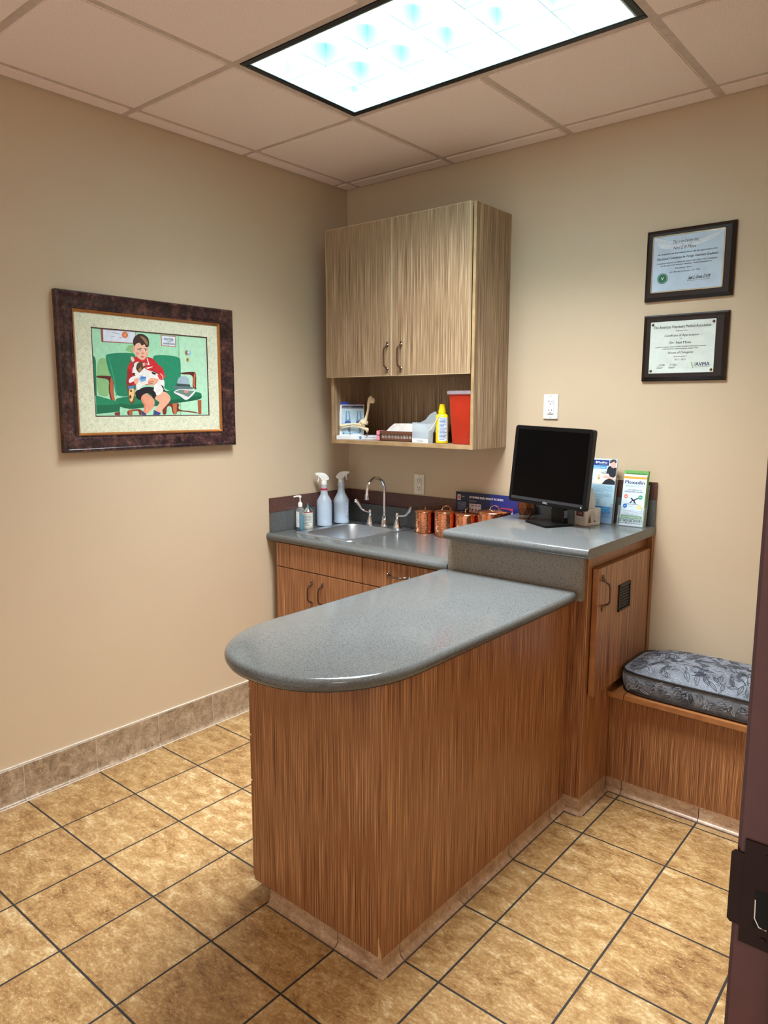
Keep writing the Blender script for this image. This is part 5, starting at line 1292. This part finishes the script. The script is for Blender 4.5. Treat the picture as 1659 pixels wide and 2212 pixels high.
D = Decal(q3, -e2, (0, 0, 1)); D.rect((92, 40, 40), 0.008, 0.040, 0.050, 0.064, 0.0003); D.rect((150, 90, 70), 0.016, 0.046, 0.042, 0.058, 0.0005); D.lines((140, 120, 110), 0.008, 0.052, 0.032, 3, 0.007, 0.0012); D.build('front_print', t)
tc_ = (q0+q2)/2+Vector((0.006, 0.004, 0)); tc_.z = 0
b = NB(); nn = 9; rings = []
for k, (w, z) in enumerate([(0.030, SHH-0.002), (0.028, SHH+0.016), (0.022, SHH+0.038), (0.014, SHH+0.062), (0.003, SHH+0.088)]):
    rings.append([Vector((tc_.x+e1.x*w*math.cos(a)*(1+0.25*math.sin(3*a+k))+e2.x*0.4*w*math.sin(a)+0.004*k*0.3, tc_.y+e1.y*w*math.cos(a)*(1+0.25*math.sin(3*a+k))+e2.y*0.4*w*math.sin(a), RT+z)) for a in [2*PI*i/18 for i in range(18)]])
loft(b, rings); obj('tissue', b, M_TISSUE, t, 60)

# ---- brochure holders and leaflets
def leaflet(name, label, x0, y0, W, H, lean, base=None, th=0.004, color=None):
    n_ = Vector((0, -1, 0)); u_ = (Vector((0, 0, 1))-n_*lean).normalized()
    m = frame_mat((x0, y0, RT+0.0035), (1, 0, 0), u_)
    t = thing(name, label, 'leaflets', (x0+W/2, y0, RT+0.006))
    b = NB(); box(b, 0, W, 0, H, -th, 0, mat=m); obj('leaflet_stack', b, color or M_PAPER, t, 0)
    D = Decal((0, 0, 0), (1, 0, 0), (0, 1, 0)); D.m = m.copy()
    return t, D
def holder(label, x0, y0, W, lean, hback, hfront, depth):
    n_ = Vector((0, -1, 0)); u_ = (Vector((0, 0, 1))-n_*lean).normalized()
    t = thing('leaflet_holder', label, 'leaflet holder', (x0+W/2, y0, RT))
    m = frame_mat((x0, y0, RT+0.001), (1, 0, 0), u_)
    b = NB(); box(b, 0, W, 0, hback, -depth-0.002, -depth, mat=m)
    box(b, 0, 0.0015, 0, hfront, -depth, 0.002, mat=m); box(b, W-0.0015, W, 0, hfront, -depth, 0.002, mat=m); box(b, 0, W, 0, 0.0015, -depth, 0.002, mat=m)
    prism(b, [(0, 0), (W, 0), (W, hfront), (W-0.008, hfront), (W-0.014, hfront-0.006), (W-0.014, hfront*0.62), (W-0.022, hfront*0.58), (0.022, hfront*0.58), (0.014, hfront*0.62), (0.014, hfront-0.006), (0.008, hfront), (0, hfront)], 'z', 0.002, 0.0035, mat=m)
    obj('clear_pocket', b, M_ACRYL, t, 0)
    b = NB(); tube(b, [m @ Vector((u, v, 0.0028)) for u, v in [(0.0005, hfront), (0.008, hfront), (0.014, hfront-0.006), (0.014, hfront*0.62), (0.022, hfront*0.58), (W-0.022, hfront*0.58), (W-0.014, hfront*0.62), (W-0.014, hfront-0.006), (W-0.008, hfront), (W-0.0005, hfront)]], 0.0007, 6)
    obj('pocket_edge', b, M_ACRYLE, t)
    return t, m
BL = 0.16
t, m = holder('clear acrylic holder with blue leaflets, between tissue box and backsplash', 1.498, -0.094, 0.112, BL, 0.20, 0.085, 0.018)
D = Decal((0, 0, 0), (1, 0, 0), (0, 1, 0)); D.m = m.copy()
D.text((40, 100, 160), 'trupanion', 0.055, 0.040, 0.026, 0.096, l=0.0040, bold=0.01); D.text((20, 50, 90), 'Medical insurance for the life of your pet', 0.055, 0.028, 0.007, 0.098, l=0.0040, bold=0.01); D.build('pocket_lettering', t)
t, D = leaflet('leaflets', 'tall blue leaflet with a vet in black treating a dog', 1.501, -0.0905, 0.105, 0.276, BL, th=0.008)
w, h = 0.105, 0.276
D.rect((168, 206, 226), 0, 0, w, h, 0.0002); D.rect((58, 140, 200), 0, 0.0, w, 0.070, 0.0004); D.rect((90, 170, 220), 0, 0.060, w*0.8, 0.064, 0.0006)
D.rect((206, 218, 222), 0, 0.165, w, h-0.001, 0.0004); D.poly((232, 226, 214), [(0.0, 0.165), (w*0.62, 0.165), (w*0.72, 0.20), (w*0.4, 0.222), (w*0.2, 0.20), (0.0, 0.175)], 0.0006)
D.rect((24, 52, 120), 0, 0.246, w*0.66, 0.270, 0.0007); D.text((235, 240, 248), 'MedVet', w*0.38, 0.2545, 0.013, 0.044, l=0.0010, bold=0.04)
D.poly((235, 240, 248), [(0.008, 0.259), (0.0105, 0.262), (0.0125, 0.2655), (0.0145, 0.262), (0.018, 0.259), (0.0145, 0.256), (0.0125, 0.2525), (0.0105, 0.256)], 0.0010); D.rect((150, 170, 210), w*0.22, 0.2495, w*0.60, 0.2505, 0.0010)
D.rect((70, 160, 215), 0, 0.232, w*0.58, 0.245, 0.0007); D.text((235, 240, 248), 'Emergency Services', w*0.28, 0.2355, 0.0075, 0.050, l=0.0010, bold=0.02); D.text((60, 60, 70), 'hill', w*0.47, 0.208, 0.020, 0.018, l=0.0009)
D.poly((30, 34, 44), [(0.066, 0.240), (0.075, 0.246), (0.088, 0.238), (0.104, 0.240), (0.104, 0.205), (0.096, 0.196), (0.078, 0.200), (0.072, 0.212), (0.060, 0.212)], 0.0008)
D.poly((30, 34, 44), [(0.046, 0.166), (0.060, 0.184), (0.080, 0.194), (0.104, 0.180), (0.104, 0.166)], 0.0008)
D.poly((226, 176, 158), [(0.074, 0.256), (0.082, 0.240), (0.092, 0.236), (0.101, 0.248), (0.100, 0.262), (0.085, 0.262)], 0.0010); D.poly((70, 66, 70), [(0.072, 0.256), (0.072, 0.268), (0.084, 0.275), (0.098, 0.273), (0.103, 0.262), (0.096, 0.258), (0.092, 0.266), (0.078, 0.258)], 0.0012)
D.poly((226, 176, 158), [(0.044, 0.197), (0.060, 0.204), (0.072, 0.203), (0.104, 0.192), (0.104, 0.184), (0.076, 0.192), (0.058, 0.193)], 0.0012)
D.poly((214, 190, 140), [(0.022, 0.186), (0.032, 0.184), (0.036, 0.198), (0.030, 0.210), (0.024, 0.204)], 0.0010); D.circ((60, 50, 46), 0.031, 0.190, 0.0022, 0.0013)
D.lines((110, 140, 165), 0.008, w-0.010, 0.158, 6, 0.0048, 0.0012); D.lines((110, 140, 165), 0.008, w-0.012, 0.124, 4, 0.0048, 0.0012); D.lines((110, 140, 165), 0.010, 0.045, 0.100, 6, 0.0048, 0.0012); D.lines((170, 210, 235), 0.006, w-0.030, 0.052, 3, 0.006, 0.0012)
D.build('cover_print', t)

t, m = holder('clear acrylic holder with green and white leaflets at the counter right end', 1.634, -0.096, 0.114, BL, 0.18, 0.085, 0.024)
D = Decal((0, 0, 0), (1, 0, 0), (0, 1, 0)); D.m = m.copy()
D.text((24, 66, 40), 'trupanion', 0.056, 0.020, 0.026, 0.100, l=0.0040, bold=0.015); D.text((20, 40, 30), 'Medical insurance for the life of your pet', 0.056, 0.012, 0.007, 0.100, l=0.0040, bold=0.015); D.build('pocket_lettering', t)
GREEN = flat((104, 160, 84))
t, D = leaflet('leaflets', 'green leaflet standing behind the white one in the right-hand holder', 1.640, -0.0865, 0.103, 0.232, BL, th=0.014, color=GREEN)
D.text((20, 50, 24), 'trupanion', 0.052, 0.213, 0.016, 0.086, l=0.0006, bold=0.02); D.build('cover_print', t)
t, D = leaflet('leaflets', 'white leaflet with an orange stripe and four coloured dots', 1.643, -0.0925, 0.098, 0.216, BL, th=0.004)
w, h = 0.098, 0.216
D.rect((206, 222, 234), 0, 0, w, h-0.007, 0.0002); D.rect((226, 158, 56), 0, h-0.018, w, h-0.009, 0.0004)
D.text((28, 34, 92), 'Flexadin', w*0.50, 0.176, 0.021, 0.082, bold=0.035); D.text((110, 170, 150), 'Advanced', w*0.30, 0.164, 0.011, 0.038, shear=0.2); D.text((150, 160, 180), 'with UC-II', w*0.72, 0.164, 0.010, 0.034)
D.text((70, 80, 110), 'A NEW DIMENSION IN THE', w*0.52, 0.148, 0.008, 0.060, bold=0.01); D.text((70, 80, 110), 'NUTRITIONAL MOBILITY MANAGEMENT', w*0.50, 0.140, 0.008, 0.080, bold=0.01)
for u, v, c in ((0.017, 0.122, (224, 132, 112)), (0.079, 0.122, (50, 160, 116)), (0.017, 0.082, (30, 110, 190)), (0.079, 0.080, (220, 200, 110))): D.circ(c, u, v, 0.0092, 0.0005, 24); D.rect((225, 232, 236), u-0.005, v-0.001, u+0.005, v+0.001, 0.0008)
D.poly((30, 34, 60), [(0.035, 0.115), (0.044, 0.117), (0.050, 0.110), (0.056, 0.113), (0.073, 0.121), (0.074, 0.118), (0.058, 0.109), (0.056, 0.104), (0.064, 0.094), (0.054, 0.096), (0.050, 0.105), (0.046, 0.105), (0.042, 0.096), (0.033, 0.096), (0.042, 0.104), (0.044, 0.110)], 0.0006)
D.text((40, 60, 90), 'MOBILITY IN MOTION', w*0.47, 0.089, 0.006, 0.050, bold=0.02); D.lines((120, 130, 150), 0.030, 0.066, 0.082, 1, 0.004); D.lines((120, 130, 150), 0.010, w-0.010, 0.064, 5, 0.0045, 0.001)
D.rect((64, 140, 74), 0.003, 0.030, w-0.004, 0.044, 0.0005); D.text((230, 240, 230), 'Nutritional supplement for dogs', w*0.5, 0.035, 0.006, 0.075)
D.build('cover_print', t)
